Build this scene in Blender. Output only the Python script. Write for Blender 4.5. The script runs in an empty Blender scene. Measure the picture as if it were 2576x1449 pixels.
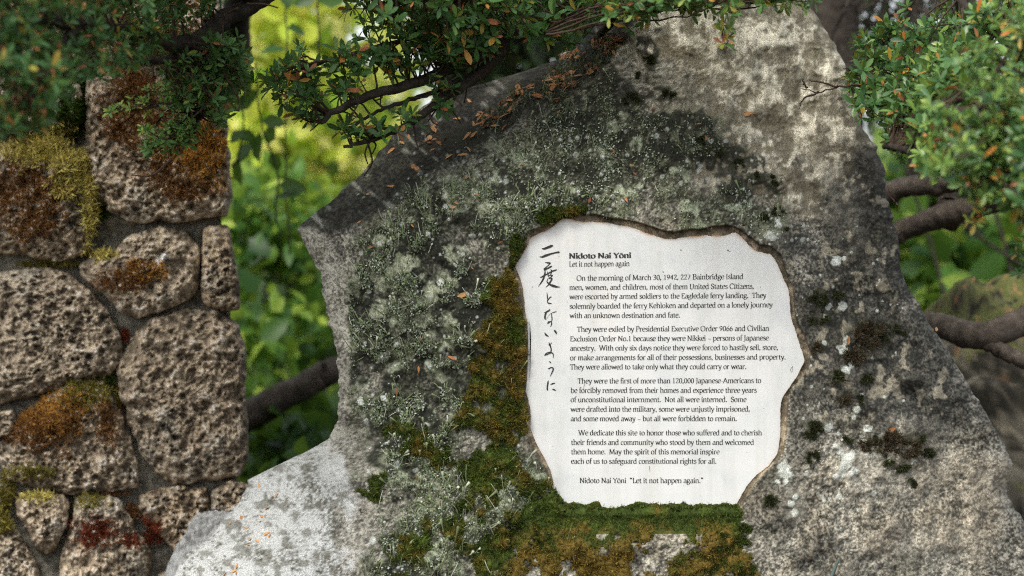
import bpy, math, random
import numpy as np
from mathutils import Vector

# ------------------------------------------------------------------ camera, light, exposure
S = bpy.context.scene
COL = S.collection
R = math.radians
ZC, D0, F = 1.25, 2.60, 2000.0          # camera height, focus distance, picture units per metre at the focus distance

cam = bpy.data.cameras.new("camera")
cam.lens = 72.67; cam.sensor_width = 36.0; cam.clip_start = 0.05; cam.clip_end = 400
cam.dof.use_dof = True; cam.dof.focus_distance = D0; cam.dof.aperture_fstop = 4.2; cam.dof.aperture_blades = 0
co = bpy.data.objects.new("camera", cam); COL.objects.link(co)
co.location = (0, 0, ZC); co.rotation_euler = (R(90), 0, 0)
S.camera = co

SUN_EL, SUN_AZ = 50.0, 208.0            # veiled sun, behind the viewer and to the left
w = bpy.data.worlds.new("World"); S.world = w; w.use_nodes = True
nt = w.node_tree; nt.nodes.clear()
sky = nt.nodes.new("ShaderNodeTexSky"); sky.sky_type = 'NISHITA'; sky.sun_disc = False
sky.sun_elevation = R(SUN_EL); sky.sun_rotation = R(SUN_AZ); sky.air_density = 1.0; sky.dust_density = 3.0; sky.ozone_density = 1.0
hs = nt.nodes.new("ShaderNodeHueSaturation"); hs.inputs["Saturation"].default_value = 0.30   # thin bright cloud greys the blue
bg = nt.nodes.new("ShaderNodeBackground"); bg.inputs["Strength"].default_value = 0.15
wo = nt.nodes.new("ShaderNodeOutputWorld")
nt.links.new(sky.outputs[0], hs.inputs["Color"]); nt.links.new(hs.outputs[0], bg.inputs["Color"]); nt.links.new(bg.outputs[0], wo.inputs["Surface"])

sl = bpy.data.lights.new("sun", 'SUN'); sl.energy = 1.0; sl.angle = R(14); sl.color = (1.0, 0.93, 0.80)
so = bpy.data.objects.new("sun", sl); COL.objects.link(so)
_d = Vector((math.sin(R(SUN_AZ)) * math.cos(R(SUN_EL)), math.cos(R(SUN_AZ)) * math.cos(R(SUN_EL)), math.sin(R(SUN_EL))))
so.rotation_euler = _d.to_track_quat('Z', 'Y').to_euler(); so.location = _d * 20

S.render.engine = 'CYCLES'
S.view_settings.view_transform = 'Standard'; S.view_settings.look = 'None'
S.view_settings.exposure = 0.94; S.view_settings.gamma = 1.0
S.cycles.use_denoising = False
S.cycles.filter_width = 1.15
S.cycles.max_bounces = 6; S.cycles.diffuse_bounces = 3; S.cycles.glossy_bounces = 2; S.cycles.transmission_bounces = 4; S.cycles.transparent_max_bounces = 4
S.cycles.sample_clamp_indirect = 6.0

# ------------------------------------------------------------------ helpers
rng = np.random.default_rng(7)

def at(px, py, Y):
    k = np.asarray(Y, float) / (D0 * F)
    return np.stack([(np.asarray(px, float) - 1288) * k, np.asarray(Y, float) + 0 * np.asarray(px, float), ZC - (np.asarray(py, float) - 724.5) * k], -1)

def sstep(a, b, x):
    t = np.clip((x - a) / (b - a), 0, 1); return t * t * (3 - 2 * t)

def _h(ix, iy, iz, s):
    h = (ix * 374761393 + iy * 668265263 + iz * 2147483647 + s * 1274126177) & 0xffffffff
    h = ((h ^ (h >> 13)) * 1274126177) & 0xffffffff
    h = ((h ^ (h >> 15)) * 2246822519) & 0xffffffff
    return ((h ^ (h >> 16)) & 0xffffff) / float(0xffffff)

def vnoise(p, s=0):
    p = np.asarray(p, float); i = np.floor(p).astype(np.int64); f = p - i; u = f * f * f * (f * (f * 6 - 15) + 10)
    r = 0
    for dx in (0, 1):
        wx = u[:, 0] if dx else 1 - u[:, 0]
        for dy in (0, 1):
            wy = u[:, 1] if dy else 1 - u[:, 1]
            for dz in (0, 1):
                wz = u[:, 2] if dz else 1 - u[:, 2]
                r = r + wx * wy * wz * _h(i[:, 0] + dx, i[:, 1] + dy, i[:, 2] + dz, s)
    return r * 2 - 1

def fbm(p, o=4, s=0, g=0.5):
    p = np.asarray(p, float); r = 0; a = 1; t = 0
    for k in range(o):
        r = r + a * vnoise(p * (2.03 ** k) + 17.3 * k, s + k * 31); t += a * a; a *= g
    return r / math.sqrt(t) * 1.35

def worley(p, s=0):
    p = np.asarray(p, float); i = np.floor(p).astype(np.int64); b = np.full(len(p), 9.0); c = np.zeros(len(p))
    for dx in (-1, 0, 1):
        for dy in (-1, 0, 1):
            for dz in (-1, 0, 1):
                j = i + np.array([dx, dy, dz])
                q = np.stack([j[:, 0] + _h(j[:, 0], j[:, 1], j[:, 2], s), j[:, 1] + _h(j[:, 0], j[:, 1], j[:, 2], s + 1), j[:, 2] + _h(j[:, 0], j[:, 1], j[:, 2], s + 2)], -1)
                d = np.sum((q - p) ** 2, 1); m = d < b
                b = np.where(m, d, b); c = np.where(m, _h(j[:, 0], j[:, 1], j[:, 2], s + 5), c)
    return np.sqrt(b), c

def sdist(px, py, poly):
    """signed distance in picture units, positive inside"""
    poly = np.asarray(poly, float); q = np.roll(poly, -1, 0); px = np.asarray(px, float); py = np.asarray(py, float)
    best = np.full(px.shape, 1e18); ins = np.zeros(px.shape, bool)
    for a, b in zip(poly, q):
        e = b - a; L = max(e @ e, 1e-9)
        t = np.clip(((px - a[0]) * e[0] + (py - a[1]) * e[1]) / L, 0, 1)
        best = np.minimum(best, (px - a[0] - t * e[0]) ** 2 + (py - a[1] - t * e[1]) ** 2)
        c = (a[1] > py) != (b[1] > py)
        if abs(b[1] - a[1]) > 1e-9:
            ins ^= c & (px < (b[0] - a[0]) * (py - a[1]) / (b[1] - a[1]) + a[0])
    d = np.sqrt(best); return np.where(ins, d, -d)

def lerp(a, b, t):
    t = np.asarray(t)[:, None]; return np.asarray(a) * (1 - t) + np.asarray(b) * t

def mesh(name, V, faces, mat, parent=None, smooth=True, attrs=None):
    """faces: list of (n,k) int arrays; attrs: name -> (n,) float or (n,3) colour"""
    me = bpy.data.meshes.new(name); V = np.asarray(V, np.float32)
    fs = [np.asarray(f, np.int32) for f in faces if len(f)]
    me.vertices.add(len(V)); me.vertices.foreach_set("co", V.ravel())
    nl = sum(f.size for f in fs); nf = sum(len(f) for f in fs)
    me.loops.add(nl); me.loops.foreach_set("vertex_index", np.concatenate([f.ravel() for f in fs]))
    me.polygons.add(nf)
    tot = np.concatenate([np.full(len(f), f.shape[1], np.int32) for f in fs])
    me.polygons.foreach_set("loop_start", np.concatenate([[0], np.cumsum(tot)[:-1]]).astype(np.int32))
    me.polygons.foreach_set("use_smooth", np.full(nf, smooth))
    me.update(calc_edges=True); me.validate()
    for k, a in (attrs or {}).items():
        a = np.asarray(a, np.float32)
        if a.ndim == 1:
            t = me.attributes.new(k, 'FLOAT', 'POINT'); t.data.foreach_set("value", a)
        else:
            t = me.attributes.new(k, 'FLOAT_COLOR', 'POINT'); t.data.foreach_set("color", np.concatenate([a, np.ones((len(a), 1), np.float32)], 1).ravel())
    me.materials.append(mat)
    o = bpy.data.objects.new(name, me); COL.objects.link(o)
    if parent: o.parent = parent
    return o

def tag(o, label, cat, group=None, kind=None):
    o["label"] = label; o["category"] = cat
    if group: o["group"] = group
    if kind: o["kind"] = kind
    return o

def empty(name, loc=(0, 0, 0)):
    o = bpy.data.objects.new(name, None); COL.objects.link(o); o.location = loc; o.empty_display_size = 0.1
    return o

def at0(o, root):                        # a part keeps its world place under a root Empty that stands elsewhere
    o.parent = root; o.matrix_parent_inverse.identity(); o.location = -Vector(root.location); return o

def tube(P, rad, k=6):
    P = np.asarray(P, float); rad = np.asarray(rad, float) * np.ones(len(P))
    T = np.gradient(P, axis=0); T /= np.linalg.norm(T, axis=1)[:, None] + 1e-12
    ref = np.array([0.3, 0.2, 1.0]) if abs(T[0, 2]) < 0.85 else np.array([1.0, 0.3, 0.1])
    U = np.cross(T, ref); U /= np.linalg.norm(U, axis=1)[:, None] + 1e-12; W = np.cross(T, U)
    a = np.arange(k) * 2 * math.pi / k
    V = P[:, None] + rad[:, None, None] * (np.cos(a)[None, :, None] * U[:, None] + np.sin(a)[None, :, None] * W[:, None])
    V = V.reshape(-1, 3); n = len(P)
    i = np.arange(n - 1)[:, None] * k; j = np.arange(k)[None]; j2 = (j + 1) % k
    Fq = np.stack([i + j, i + j2, i + k + j2, i + k + j], -1).reshape(-1, 4)
    V = np.concatenate([V, P[-1:], P[:1]]); e = (n - 1) * k
    Ft = np.concatenate([np.stack([e + j[0], e + j2[0], np.full(k, n * k)], -1), np.stack([j2[0], j[0], np.full(k, n * k + 1)], -1)])
    return V, Fq, Ft

class MB:
    def __init__(s): s.V = []; s.q = []; s.t = []; s.n = 0; s.a = []
    def add(s, V, q=None, t=None, a=0.0):
        if q is not None and len(q): s.q.append(np.asarray(q) + s.n)
        if t is not None and len(t): s.t.append(np.asarray(t) + s.n)
        s.V.append(np.asarray(V)); s.n += len(V)
        a = np.asarray(a, float); s.a.append(np.broadcast_to(a, (len(V),) + a.shape[(1 if a.ndim == 2 or (a.ndim == 1 and len(a) == len(V)) else 0):] if a.ndim != 1 or len(a) == len(V) else (len(V), len(a))).copy() if a.ndim else np.full(len(V), float(a)))
    def tube(s, P, r, k=6, a=0.0):
        V, q, t = tube(P, r, k); s.add(V, q, t, a)
    def build(s, name, mat, parent=None, smooth=True, attr=None):
        return mesh(name, np.concatenate(s.V), ([np.concatenate(s.q)] if s.q else []) + ([np.concatenate(s.t)] if s.t else []), mat, parent, smooth, {attr: np.concatenate(s.a)} if attr else None)

def smoothpath(P, n):
    P = np.asarray(P, float); Q = np.vstack([2 * P[0] - P[1], P, 2 * P[-1] - P[-2]]); m = len(P) - 1
    out = []
    for t in np.linspace(0, m - 1e-6, n):
        i = int(t); f = t - i; a, b, c, d = Q[i], Q[i + 1], Q[i + 2], Q[i + 3]
        out.append(0.5 * (2 * b + (c - a) * f + (2 * a - 5 * b + 4 * c - d) * f * f + (3 * b - a - 3 * c + d) * f ** 3))
    return np.array(out)

# ------------------------------------------------------------------ materials
def mat(name):
    m = bpy.data.materials.new(name); m.use_nodes = True; return m, m.node_tree, m.node_tree.nodes["Principled BSDF"]

def add_noise(nt, scale, detail=4, rough=0.6):
    tc = nt.nodes.new("ShaderNodeTexCoord"); n = nt.nodes.new("ShaderNodeTexNoise")
    n.inputs["Scale"].default_value = scale; n.inputs["Detail"].default_value = detail; n.inputs["Roughness"].default_value = rough
    nt.links.new(tc.outputs["Object"], n.inputs["Vector"]); return n

def ramp(nt, stops, src):
    r = nt.nodes.new("ShaderNodeValToRGB"); nt.links.new(src, r.inputs[0]); e = r.color_ramp.elements
    while len(e) < len(stops): e.new(0.5)
    for x, (p, c) in zip(e, stops): x.position = p; x.color = (*c, 1)
    return r

def rock_mat(name, grain=420, lo=0.62, hi=1.38, rough=0.9, bump=0.4, bdist=0.002):
    """colour comes from the mesh's mineral and lichen pattern, multiplied by mineral grain"""
    m, nt, b = mat(name)
    at_ = nt.nodes.new("ShaderNodeAttribute"); at_.attribute_name = "col"
    n = add_noise(nt, grain, 3, 0.7); r = ramp(nt, [(0.30, (lo,) * 3), (0.70, (hi,) * 3)], n.outputs[0])
    mx = nt.nodes.new("ShaderNodeMix"); mx.data_type = 'RGBA'; mx.blend_type = 'MULTIPLY'; mx.inputs[0].default_value = 1
    nt.links.new(at_.outputs["Color"], mx.inputs[6]); nt.links.new(r.outputs[0], mx.inputs[7]); nt.links.new(mx.outputs[2], b.inputs["Base Color"])
    b.inputs["Roughness"].default_value = rough; b.inputs["Specular IOR Level"].default_value = 0.25
    bp = nt.nodes.new("ShaderNodeBump"); bp.inputs["Strength"].default_value = bump; bp.inputs["Distance"].default_value = bdist
    n2 = add_noise(nt, grain * 0.45, 5, 0.7); nt.links.new(n2.outputs[0], bp.inputs["Height"]); nt.links.new(bp.outputs[0], b.inputs["Normal"])
    return m

def plain_mat(name, stops, scale=60, rough=0.8, spec=0.3, bump=0.3, bdist=0.004):
    m, nt, b = mat(name); n = add_noise(nt, scale, 6, 0.65); r = ramp(nt, stops, n.outputs[0])
    nt.links.new(r.outputs[0], b.inputs["Base Color"]); b.inputs["Roughness"].default_value = rough; b.inputs["Specular IOR Level"].default_value = spec
    if bump:
        bp = nt.nodes.new("ShaderNodeBump"); bp.inputs["Strength"].default_value = bump; bp.inputs["Distance"].default_value = bdist
        nt.links.new(n.outputs[0], bp.inputs["Height"]); nt.links.new(bp.outputs[0], b.inputs["Normal"])
    return m

def leaf_mat(name, stops, rough=0.4, spec=0.5, trans=0.3, tcol=(0.35, 0.5, 0.05)):
    """colour by each leaf's own tint value; part of the light passes through the blade"""
    m, nt, b = mat(name)
    a = nt.nodes.new("ShaderNodeAttribute"); a.attribute_name = "tint"; r = ramp(nt, stops, a.outputs["Fac"])
    nt.links.new(r.outputs[0], b.inputs["Base Color"]); b.inputs["Roughness"].default_value = rough; b.inputs["Specular IOR Level"].default_value = spec
    if trans > 0:
        t = nt.nodes.new("ShaderNodeBsdfTranslucent"); mx = nt.nodes.new("ShaderNodeMixShader"); mx.inputs[0].default_value = trans
        mc = nt.nodes.new("ShaderNodeMix"); mc.data_type = 'RGBA'; mc.inputs[0].default_value = 0.5; mc.inputs[7].default_value = (*tcol, 1)
        nt.links.new(r.outputs[0], mc.inputs[6]); nt.links.new(mc.outputs[2], t.inputs[0])
        out = nt.nodes["Material Output"]
        nt.links.new(b.outputs[0], mx.inputs[1]); nt.links.new(t.outputs[0], mx.inputs[2]); nt.links.new(mx.outputs[0], out.inputs["Surface"])
    return m

def col_mat(name, rough=0.8, spec=0.2, trans=0.0):
    m, nt, b = mat(name); a = nt.nodes.new("ShaderNodeAttribute"); a.attribute_name = "col"
    n = add_noise(nt, 300, 3, 0.6); r = ramp(nt, [(0.3, (0.75,) * 3), (0.7, (1.25,) * 3)], n.outputs[0])
    mx = nt.nodes.new("ShaderNodeMix"); mx.data_type = 'RGBA'; mx.blend_type = 'MULTIPLY'; mx.inputs[0].default_value = 1
    nt.links.new(a.outputs["Color"], mx.inputs[6]); nt.links.new(r.outputs[0], mx.inputs[7]); nt.links.new(mx.outputs[2], b.inputs["Base Color"])
    b.inputs["Roughness"].default_value = rough; b.inputs["Specular IOR Level"].default_value = spec
    if trans:
        t = nt.nodes.new("ShaderNodeBsdfTranslucent"); ms = nt.nodes.new("ShaderNodeMixShader"); ms.inputs[0].default_value = trans
        nt.links.new(mx.outputs[2], t.inputs[0]); nt.links.new(b.outputs[0], ms.inputs[1]); nt.links.new(t.outputs[0], ms.inputs[2])
        nt.links.new(ms.outputs[0], nt.nodes["Material Output"].inputs["Surface"])
    return m

M_rock = rock_mat("boulder_stone", 620, 0.42, 1.58, 0.92, 0.5, 0.0016)
M_stone = rock_mat("lava_stone", 260, 0.6, 1.4, 0.95, 0.6, 0.003)
M_mossy = col_mat("moss", 0.95, 0.05, 0.0)
M_blade = col_mat("moss_blades", 0.9, 0.1, 0.25)
M_lich = col_mat("lichen", 0.9, 0.1, 0.1)
M_mortar = plain_mat("mortar", [(0.3, (0.06, 0.055, 0.042)), (0.5, (0.20, 0.19, 0.155)), (0.75, (0.38, 0.365, 0.30))], 85, 0.95, 0.2, 1.0, 0.008)
M_bark = plain_mat("bark", [(0.3, (0.018, 0.014, 0.011)), (0.6, (0.055, 0.045, 0.036)), (0.85, (0.11, 0.092, 0.076))], 70, 0.9, 0.2, 0.7, 0.006)
M_bark2 = plain_mat("grey_bark", [(0.3, (0.045, 0.036, 0.028)), (0.6, (0.115, 0.095, 0.076)), (0.85, (0.22, 0.19, 0.16))], 50, 0.9, 0.2, 0.8, 0.008)
M_twig = plain_mat("twig_bark", [(0.3, (0.025, 0.016, 0.011)), (0.7, (0.085, 0.055, 0.038))], 200, 0.85, 0.25, 0.3, 0.001)
M_soil = plain_mat("soil", [(0.3, (0.02, 0.016, 0.01)), (0.6, (0.06, 0.045, 0.028)), (0.85, (0.05, 0.07, 0.02))], 6, 0.95, 0.1, 0.6, 0.03)
M_ink, _n, _b = mat("black_ink")
_nn = add_noise(_n, 400, 3); _rr = ramp(_n, [(0.3, (0.009, 0.009, 0.009)), (0.8, (0.028, 0.027, 0.026))], _nn.outputs[0]); _n.links.new(_rr.outputs[0], _b.inputs["Base Color"]); _b.inputs["Roughness"].default_value = 0.7
G_dark = [(0.0, (0.044, 0.110, 0.036)), (0.45, (0.080, 0.185, 0.055)), (0.72, (0.17, 0.29, 0.065)), (0.80, (0.26, 0.28, 0.05)), (0.86, (0.48, 0.27, 0.06)), (0.92, (0.42, 0.14, 0.06)), (1.0, (0.20, 0.08, 0.045))]
G_right = [(0.0, (0.045, 0.115, 0.042)), (0.45, (0.075, 0.17, 0.055)), (0.75, (0.18, 0.30, 0.06)), (0.85, (0.27, 0.34, 0.06)), (0.91, (0.45, 0.30, 0.05)), (0.95, (0.50, 0.17, 0.035)), (1.0, (0.30, 0.09, 0.04))]
M_leaf_dark = leaf_mat("dark_leaf", G_dark, 0.42, 0.28, 0.28, (0.22, 0.36, 0.03))
M_leaf_right = leaf_mat("glossy_leaf", G_right, 0.34, 0.42, 0.22, (0.22, 0.36, 0.05))
M_leaf_sun = leaf_mat("sunlit_leaf", [(0.0, (0.05, 0.14, 0.012)), (0.3, (0.22, 0.40, 0.025)), (0.62, (0.54, 0.62, 0.075)), (1.0, (0.80, 0.78, 0.26))], 0.6, 0.25, 0.45, (0.80, 0.78, 0.09))  # the sun's glow is put into these bright leaf colours
M_leaf_bg = leaf_mat("green_leaf", [(0.0, (0.020, 0.070, 0.014)), (0.5, (0.085, 0.20, 0.028)), (1.0, (0.32, 0.43, 0.06))], 0.42, 0.35, 0.4, (0.28, 0.44, 0.045))
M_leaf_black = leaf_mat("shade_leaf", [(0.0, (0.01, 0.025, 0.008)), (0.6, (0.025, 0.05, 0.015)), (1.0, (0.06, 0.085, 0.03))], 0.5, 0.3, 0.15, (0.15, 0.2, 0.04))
M_dry = leaf_mat("dry_leaf", [(0.0, (0.20, 0.075, 0.035)), (0.5, (0.46, 0.20, 0.075)), (1.0, (0.62, 0.36, 0.15))], 0.6, 0.3, 0.15, (0.4, 0.2, 0.08))

# ------------------------------------------------------------------ plaque outline (picture units on the plaque's own plane)
PLQ = np.array([(1414,549),(1430,550),(1444,553),(1465,559),(1488,558),(1507,560),(1529,559),(1553,566),(1582,570),(1606,578),(1618,584),(1637,590),(1651,595),(1668,600),(1685,602),(1700,601),(1714,598),(1740,594),(1774,592),(1800,595),(1829,591.5),(1842,586.5),(1853,584.5),(1865,595),(1880,612),(1894,626),(1911,634),(1926,637.5),(1937,638),(1945,647),(1954,660),(1960.5,674),(1969,694.5),(1981,722),(1986,737),(1987.5,771),(1990.5,800),(2000,827),(2010,862),(2021,892),(2025,906),(2021,916),(2006,946),(1979,985),(1967,1004),(1963.5,1027),(1963.5,1096),(1959,1127),(1954,1146),(1933,1173),(1902,1196),(1879,1223),(1863.5,1250),(1849,1275),(1790,1277),(1730,1277),(1660,1273),(1630,1274),(1569,1279),(1546,1280),(1492,1279),(1453,1274),(1426,1275),(1407,1258),(1392.5,1246),(1392,1215),(1386,1188),(1372.6,1158),(1357,1131),(1344,1104),(1333.5,1077),(1335,1050),(1333.5,1027),(1328,1004),(1322.6,985),(1324.5,958),(1326.5,931),(1327,885),(1328.4,854),(1325.7,816),(1320.7,781),(1318.7,758),(1314.6,726),(1309.7,706),(1303,687),(1298,677),(1294,671.5),(1300,661),(1310,646),(1319,630),(1326,619),(1331,604),(1335.6,597),(1352,589),(1374.5,579),(1392,568.6),(1404,558)])
REC = np.array([(1415,541),(1455,536),(1504,543),(1553,553),(1593,559),(1634,571),(1671,581),(1693,585),(1722,581),(1765,576),(1800,571),(1842,569),(1863,578),(1885,597),(1911,617),(1937,622),(1954,633),(1966,647),(1978,682),(1988,708),(1995,722),(2000,771),(2004,808),(2025,846),(2038,881),(2038,912),(2021,946),(1990,981),(1981,1019),(1979,1085),(1971,1135),(1952,1162),(1929,1185),(1906,1211),(1883,1246),(1856,1285),(1700,1290),(1560,1290),(1420,1288),(1384,1258),(1381,1218),(1374,1190),(1360,1162),(1344,1135),(1330,1108),(1319,1080),(1321,1050),(1319,1029),(1312,1006),(1308,985),(1311,955),(1312,930),(1313,885),(1314,855),(1311,817),(1306,783),(1304,760),(1300,730),(1295,710),(1289,692),(1281,672),(1290,652),(1305,626),(1315,604),(1322,588),(1345,577),(1370,566),(1390,553)])

# ------------------------------------------------------------------ boulder
XL = np.array([(-262,1795),(-230,1740),(-120,1640),(0,1562),(60,1505),(130,1440),(150,1405),(185,1300),(212,1210),(225,1150),(250,1090),(310,1010),(370,965),(440,905),(500,838),(540,790),(572,752),(582,750),(600,758),(640,778),(680,803),(740,812),(800,825),(860,842),(920,850),(1000,853),(1050,850),(1075,842),(1105,822),(1120,800),(1150,740),(1185,670),(1208,622),(1232,618),(1270,596),(1310,560),(1350,530),(1400,465),(1449,436),(1550,400),(1700,340),(2400,255),(3240,235)])
XR = np.array([(-262,1815),(-230,1880),(-120,1965),(0,2028),(30,2045),(60,2068),(120,2105),(190,2135),(260,2150),(320,2165),(370,2205),(430,2225),(500,2232),(550,2246),(585,2258),(620,2262),(680,2266),(730,2290),(790,2325),(850,2362),(900,2395),(960,2432),(1010,2462),(1060,2492),(1110,2520),(1150,2540),(1175,2549),(1195,2545),(1215,2530),(1240,2532),(1280,2555),(1330,2592),(1400,2640),(1500,2700),(1800,2770),(2500,2850),(3240,2885)])
CP = np.array([(1660,650,0),(1640,900,0),(1660,1150,-.006),(1500,600,0),(1900,620,0.002),(1320,900,0),(2000,900,0.002),(1900,1200,-.01),(1400,1250,-.012),
 (1800,-40,.17),(1750,120,.115),(1760,300,.055),(1760,480,.012),(1960,100,.15),(2100,300,.13),(2000,450,.05),(1560,330,.045),(1450,420,.02),(1300,480,.01),(1150,580,.0),
 (2200,600,.11),(2120,700,.045),(2230,820,.06),(2150,1000,.02),(2400,1100,.09),(2480,1300,.10),(2200,1300,.0),(2100,1449,-.03),(1800,1449,-.04),(1600,1400,-.035),(1288,1449,-.04),
 (858,592,.03),(980,520,.015),(1100,440,.03),(1320,305,.065),(1500,168,.125),(1610,40,.16),
 (750,578,.10),(900,440,.20),(1010,310,.30),(1200,215,.36),(1420,140,.34),(1560,0,.30),(1150,330,.16),(1350,200,.21),
 (872,700,-.005),(876,900,-.01),(868,1050,-.01),(880,1200,-.03),(885,1449,-.075),(802,665,.11),(828,800,.075),(848,920,.06),(850,1040,.065),(820,1110,.13),
 (740,1160,.19),(622,1215,.26),(740,1300,.06),(740,1449,-.05),(620,1449,-.02),(560,1330,.12),(440,1449,.07),(1000,1000,-.005),(1050,1300,-.03),
 (1000,2000,-.15),(1800,2000,-.12),(2500,2000,.0),(400,2000,.0),(1500,3000,-.2),(300,3000,-.05),(2800,3000,.05)], float)
CP[:, 2] *= 0.9

def rbf(px, py):
    c = CP[:, :2] / 400.0; n = len(c)
    K = np.linalg.norm(c[:, None] - c[None], axis=2)
    A = np.zeros((n + 3, n + 3)); A[:n, :n] = K - 0.02 * np.eye(n); A[:n, n] = 1; A[:n, n + 1:] = c; A[n:, :n] = A[:n, n:].T
    s = np.linalg.solve(A, np.concatenate([CP[:, 2], [0, 0, 0]]))
    q = np.stack([px, py], 1) / 400.0; out = s[n] + q @ s[n + 1:]
    for i in range(n): out = out + s[i] * np.linalg.norm(q - c[i], axis=1)
    return out

rows = np.concatenate([np.arange(-262, 1500, 2.5), np.geomspace(1505, 3236, 60)])
NU, NB = 720, 26
u = np.linspace(0, 1, NU)
xl = np.interp(rows, XL[:, 0], XL[:, 1]); xr = np.interp(rows, XR[:, 0], XR[:, 1])
_j = np.stack([rows / 16, 0 * rows, 0 * rows], 1)
xl = xl + fbm(_j, 3, 3) * 2.6; xr = xr + fbm(_j, 3, 4) * 2.6
BX = (xl[:, None] + (xr - xl)[:, None] * u[None]).ravel(); BY = np.repeat(rows, NU)
P3 = lambda s, o=0.0: np.stack([BX / s, BY / s, np.full(len(BX), o)], 1)
n_a, n_b, n_c, n_d, n_e = fbm(P3(230), 4, 1), fbm(P3(85, 3), 4, 2), fbm(P3(34, 5), 4, 3), fbm(P3(13, 7), 3, 4), vnoise(P3(5.2, 9), 5)
n_f = vnoise(P3(3.4, 2), 15)
depth = rbf(BX, BY)
edge = np.minimum(BX - np.repeat(xl, NU), np.repeat(xr, NU) - BX)
right_edge = (np.repeat(xr, NU) - BX) < (BX - np.repeat(xl, NU))
Rr = np.where(right_edge, 46.0, 22.0); tt = np.clip(1 - edge / Rr, 0, 1)
depth += np.where(right_edge, .045, .016) * (1 - np.sqrt(1 - np.clip(tt, 0, .999) ** 2))
rim_d = sdist(BX + n_d * 1.2, BY + n_c * 1.5, REC)            # >0 inside the cut recess
inrec = sstep(-2.5, 2.5, rim_d)
rough = 0.0075 * n_b + 0.0026 * n_c + 0.0008 * n_d
flat = sstep(-90, 0, rim_d)
depth = depth - rough * (1 - 0.75 * flat)
depth = depth * (1 - flat) + flat * (np.clip(depth, -.004, .002))
# ---- where each growth and mineral zone lies
def ell(cx, cy, rx, ry, rot=0.0):
    c, s = math.cos(R(rot)), math.sin(R(rot)); dx, dy = BX - cx, BY - cy
    return 1 - np.sqrt(((dx * c + dy * s) / rx) ** 2 + ((-dx * s + dy * c) / ry) ** 2)
def zone(es, noise, soft=0.25):
    m = np.full(len(BX), -9.0)
    for e in es: m = np.maximum(m, ell(*e))
    return sstep(-soft, soft, m + noise)
SHO = [(740,570),(850,596),(1000,512),(1110,432),(1330,300),(1500,172),(1610,45),(1650,-60),(1500,-100),(700,400)]
LEF = [(700,560),(752,578),(852,600),(868,700),(874,900),(866,1050),(880,1200),(876,1320),(884,1510),(250,1510),(300,1300),(700,1000)]
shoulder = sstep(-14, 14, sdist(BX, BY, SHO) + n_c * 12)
leftf = sstep(-9 - 26 * sstep(1000, 1120, BY), 9 + 16 * sstep(1000, 1120, BY), sdist(BX, BY, LEF) + n_c * (9 + 20 * sstep(1000, 1120, BY)) + n_b * 8)
ledge = leftf * sstep(1030, 1170, BY + n_b * 30)
tan = zone([(1960,150,330,330),(1800,60,260,200),(2080,330,190,260),(1900,420,220,120),(2060,470,150,120)], n_b * .35 + n_a * .15, .3) * (1 - shoulder)
darkr = zone([(2170,640,150,230),(2080,850,130,200),(2250,900,150,140),(2180,480,90,120),(1960,600,120,60),(2330,960,110,110)], n_b * .25 + n_c * .1, .3)
lich = zone([(1090,800,240,380),(1200,520,250,150),(1430,440,260,140),(1020,1080,150,240),(1180,1300,280,200),(1560,380,260,150),(1840,520,160,60)], n_b * .35 + n_c * .12, .35) * (1 - leftf) * (1 - shoulder * .8)
black = zone([(1590,240,90,70),(1500,330,120,50),(1640,140,40,40),(1700,300,100,40),(1680,380,180,50),(1480,430,130,40),(1000,610,80,60),(1240,560,100,50),(1400,510,70,40),(1800,400,120,60),(1880,480,90,50),(930,820,60,160),(1120,680,80,120),(1040,1050,80,90),(960,1150,50,60),(1000,1380,60,90),(1180,760,70,90),(1060,880,50,80),(1130,960,60,50),(980,980,40,80),(1300,480,80,40),(1090,540,50,50)], n_b * .5 + n_c * .45, .22) * (1 - leftf)
zdk = zone([(1965,1270,70,110),(2005,1060,36,150),(2080,1400,90,50),(2400,1060,90,60)], n_b * .45 + n_c * .25, .4)
zpl = zone([(2260,1150,150,120),(2000,1275,26,60),(930,1130,50,110),(930,1330,60,140),(2500,1230,70,90),(2330,1380,160,60),(2190,850,70,70),(1350,1180,40,70)], n_b * .45 + n_c * .3 + n_d * .2, .4)
zbr = zone([(2430,1240,110,170),(2230,1330,120,60),(1100,1200,80,90)], n_b * .5 + n_c * .2, .5)
# ---- colour of the stone, the shoulder's shade included
sp = n_e * .55 + n_d * .14 + n_f * .78
C = lerp((.052, .051, .046), (.42, .405, .37), sstep(-.80, 1.05, sp + .10 * n_c - .06))
warm = sstep(-.1, .6, n_b + .4 * n_d); C = C * lerp((1, 1, .97), (1.12, 1.0, .84), warm * .4)
C = lerp(C, C * np.array([.42, .43, .43]), zdk * .85); C = lerp(C, C * .7 + np.array([.13, .128, .118]), zpl * .65); C = lerp(C, C * np.array([1.07, .98, .87]), zbr * .4)
Ct = lerp((.20, .182, .138), (.70, .665, .57), sstep(-.5, .55, n_c * .5 + n_b * .45 + n_d * .42 + n_e * .22))
Ct = lerp(Ct, (.13, .115, .085), sstep(.28, .6, fbm(P3(48, 20), 4, 8) * .9 + n_d * .22) * .75)
Ct = lerp(Ct, (.10, .085, .06), np.exp(-(fbm(P3(60, 22), 4, 18) / .045) ** 2) * .55 * sstep(-.3, .3, n_c))
C = lerp(C, Ct, tan)
Cd = lerp((.022, .023, .021), (.095, .092, .078), sstep(-.4, .9, sp + n_c * .4))
Cd = lerp(Cd, (.30, .275, .215), sstep(.55, .9, fbm(P3(30, 31), 4, 9) * .9 + n_d * .35 + n_e * .12) * .85)
C = lerp(C, Cd, darkr * .9)
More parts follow.
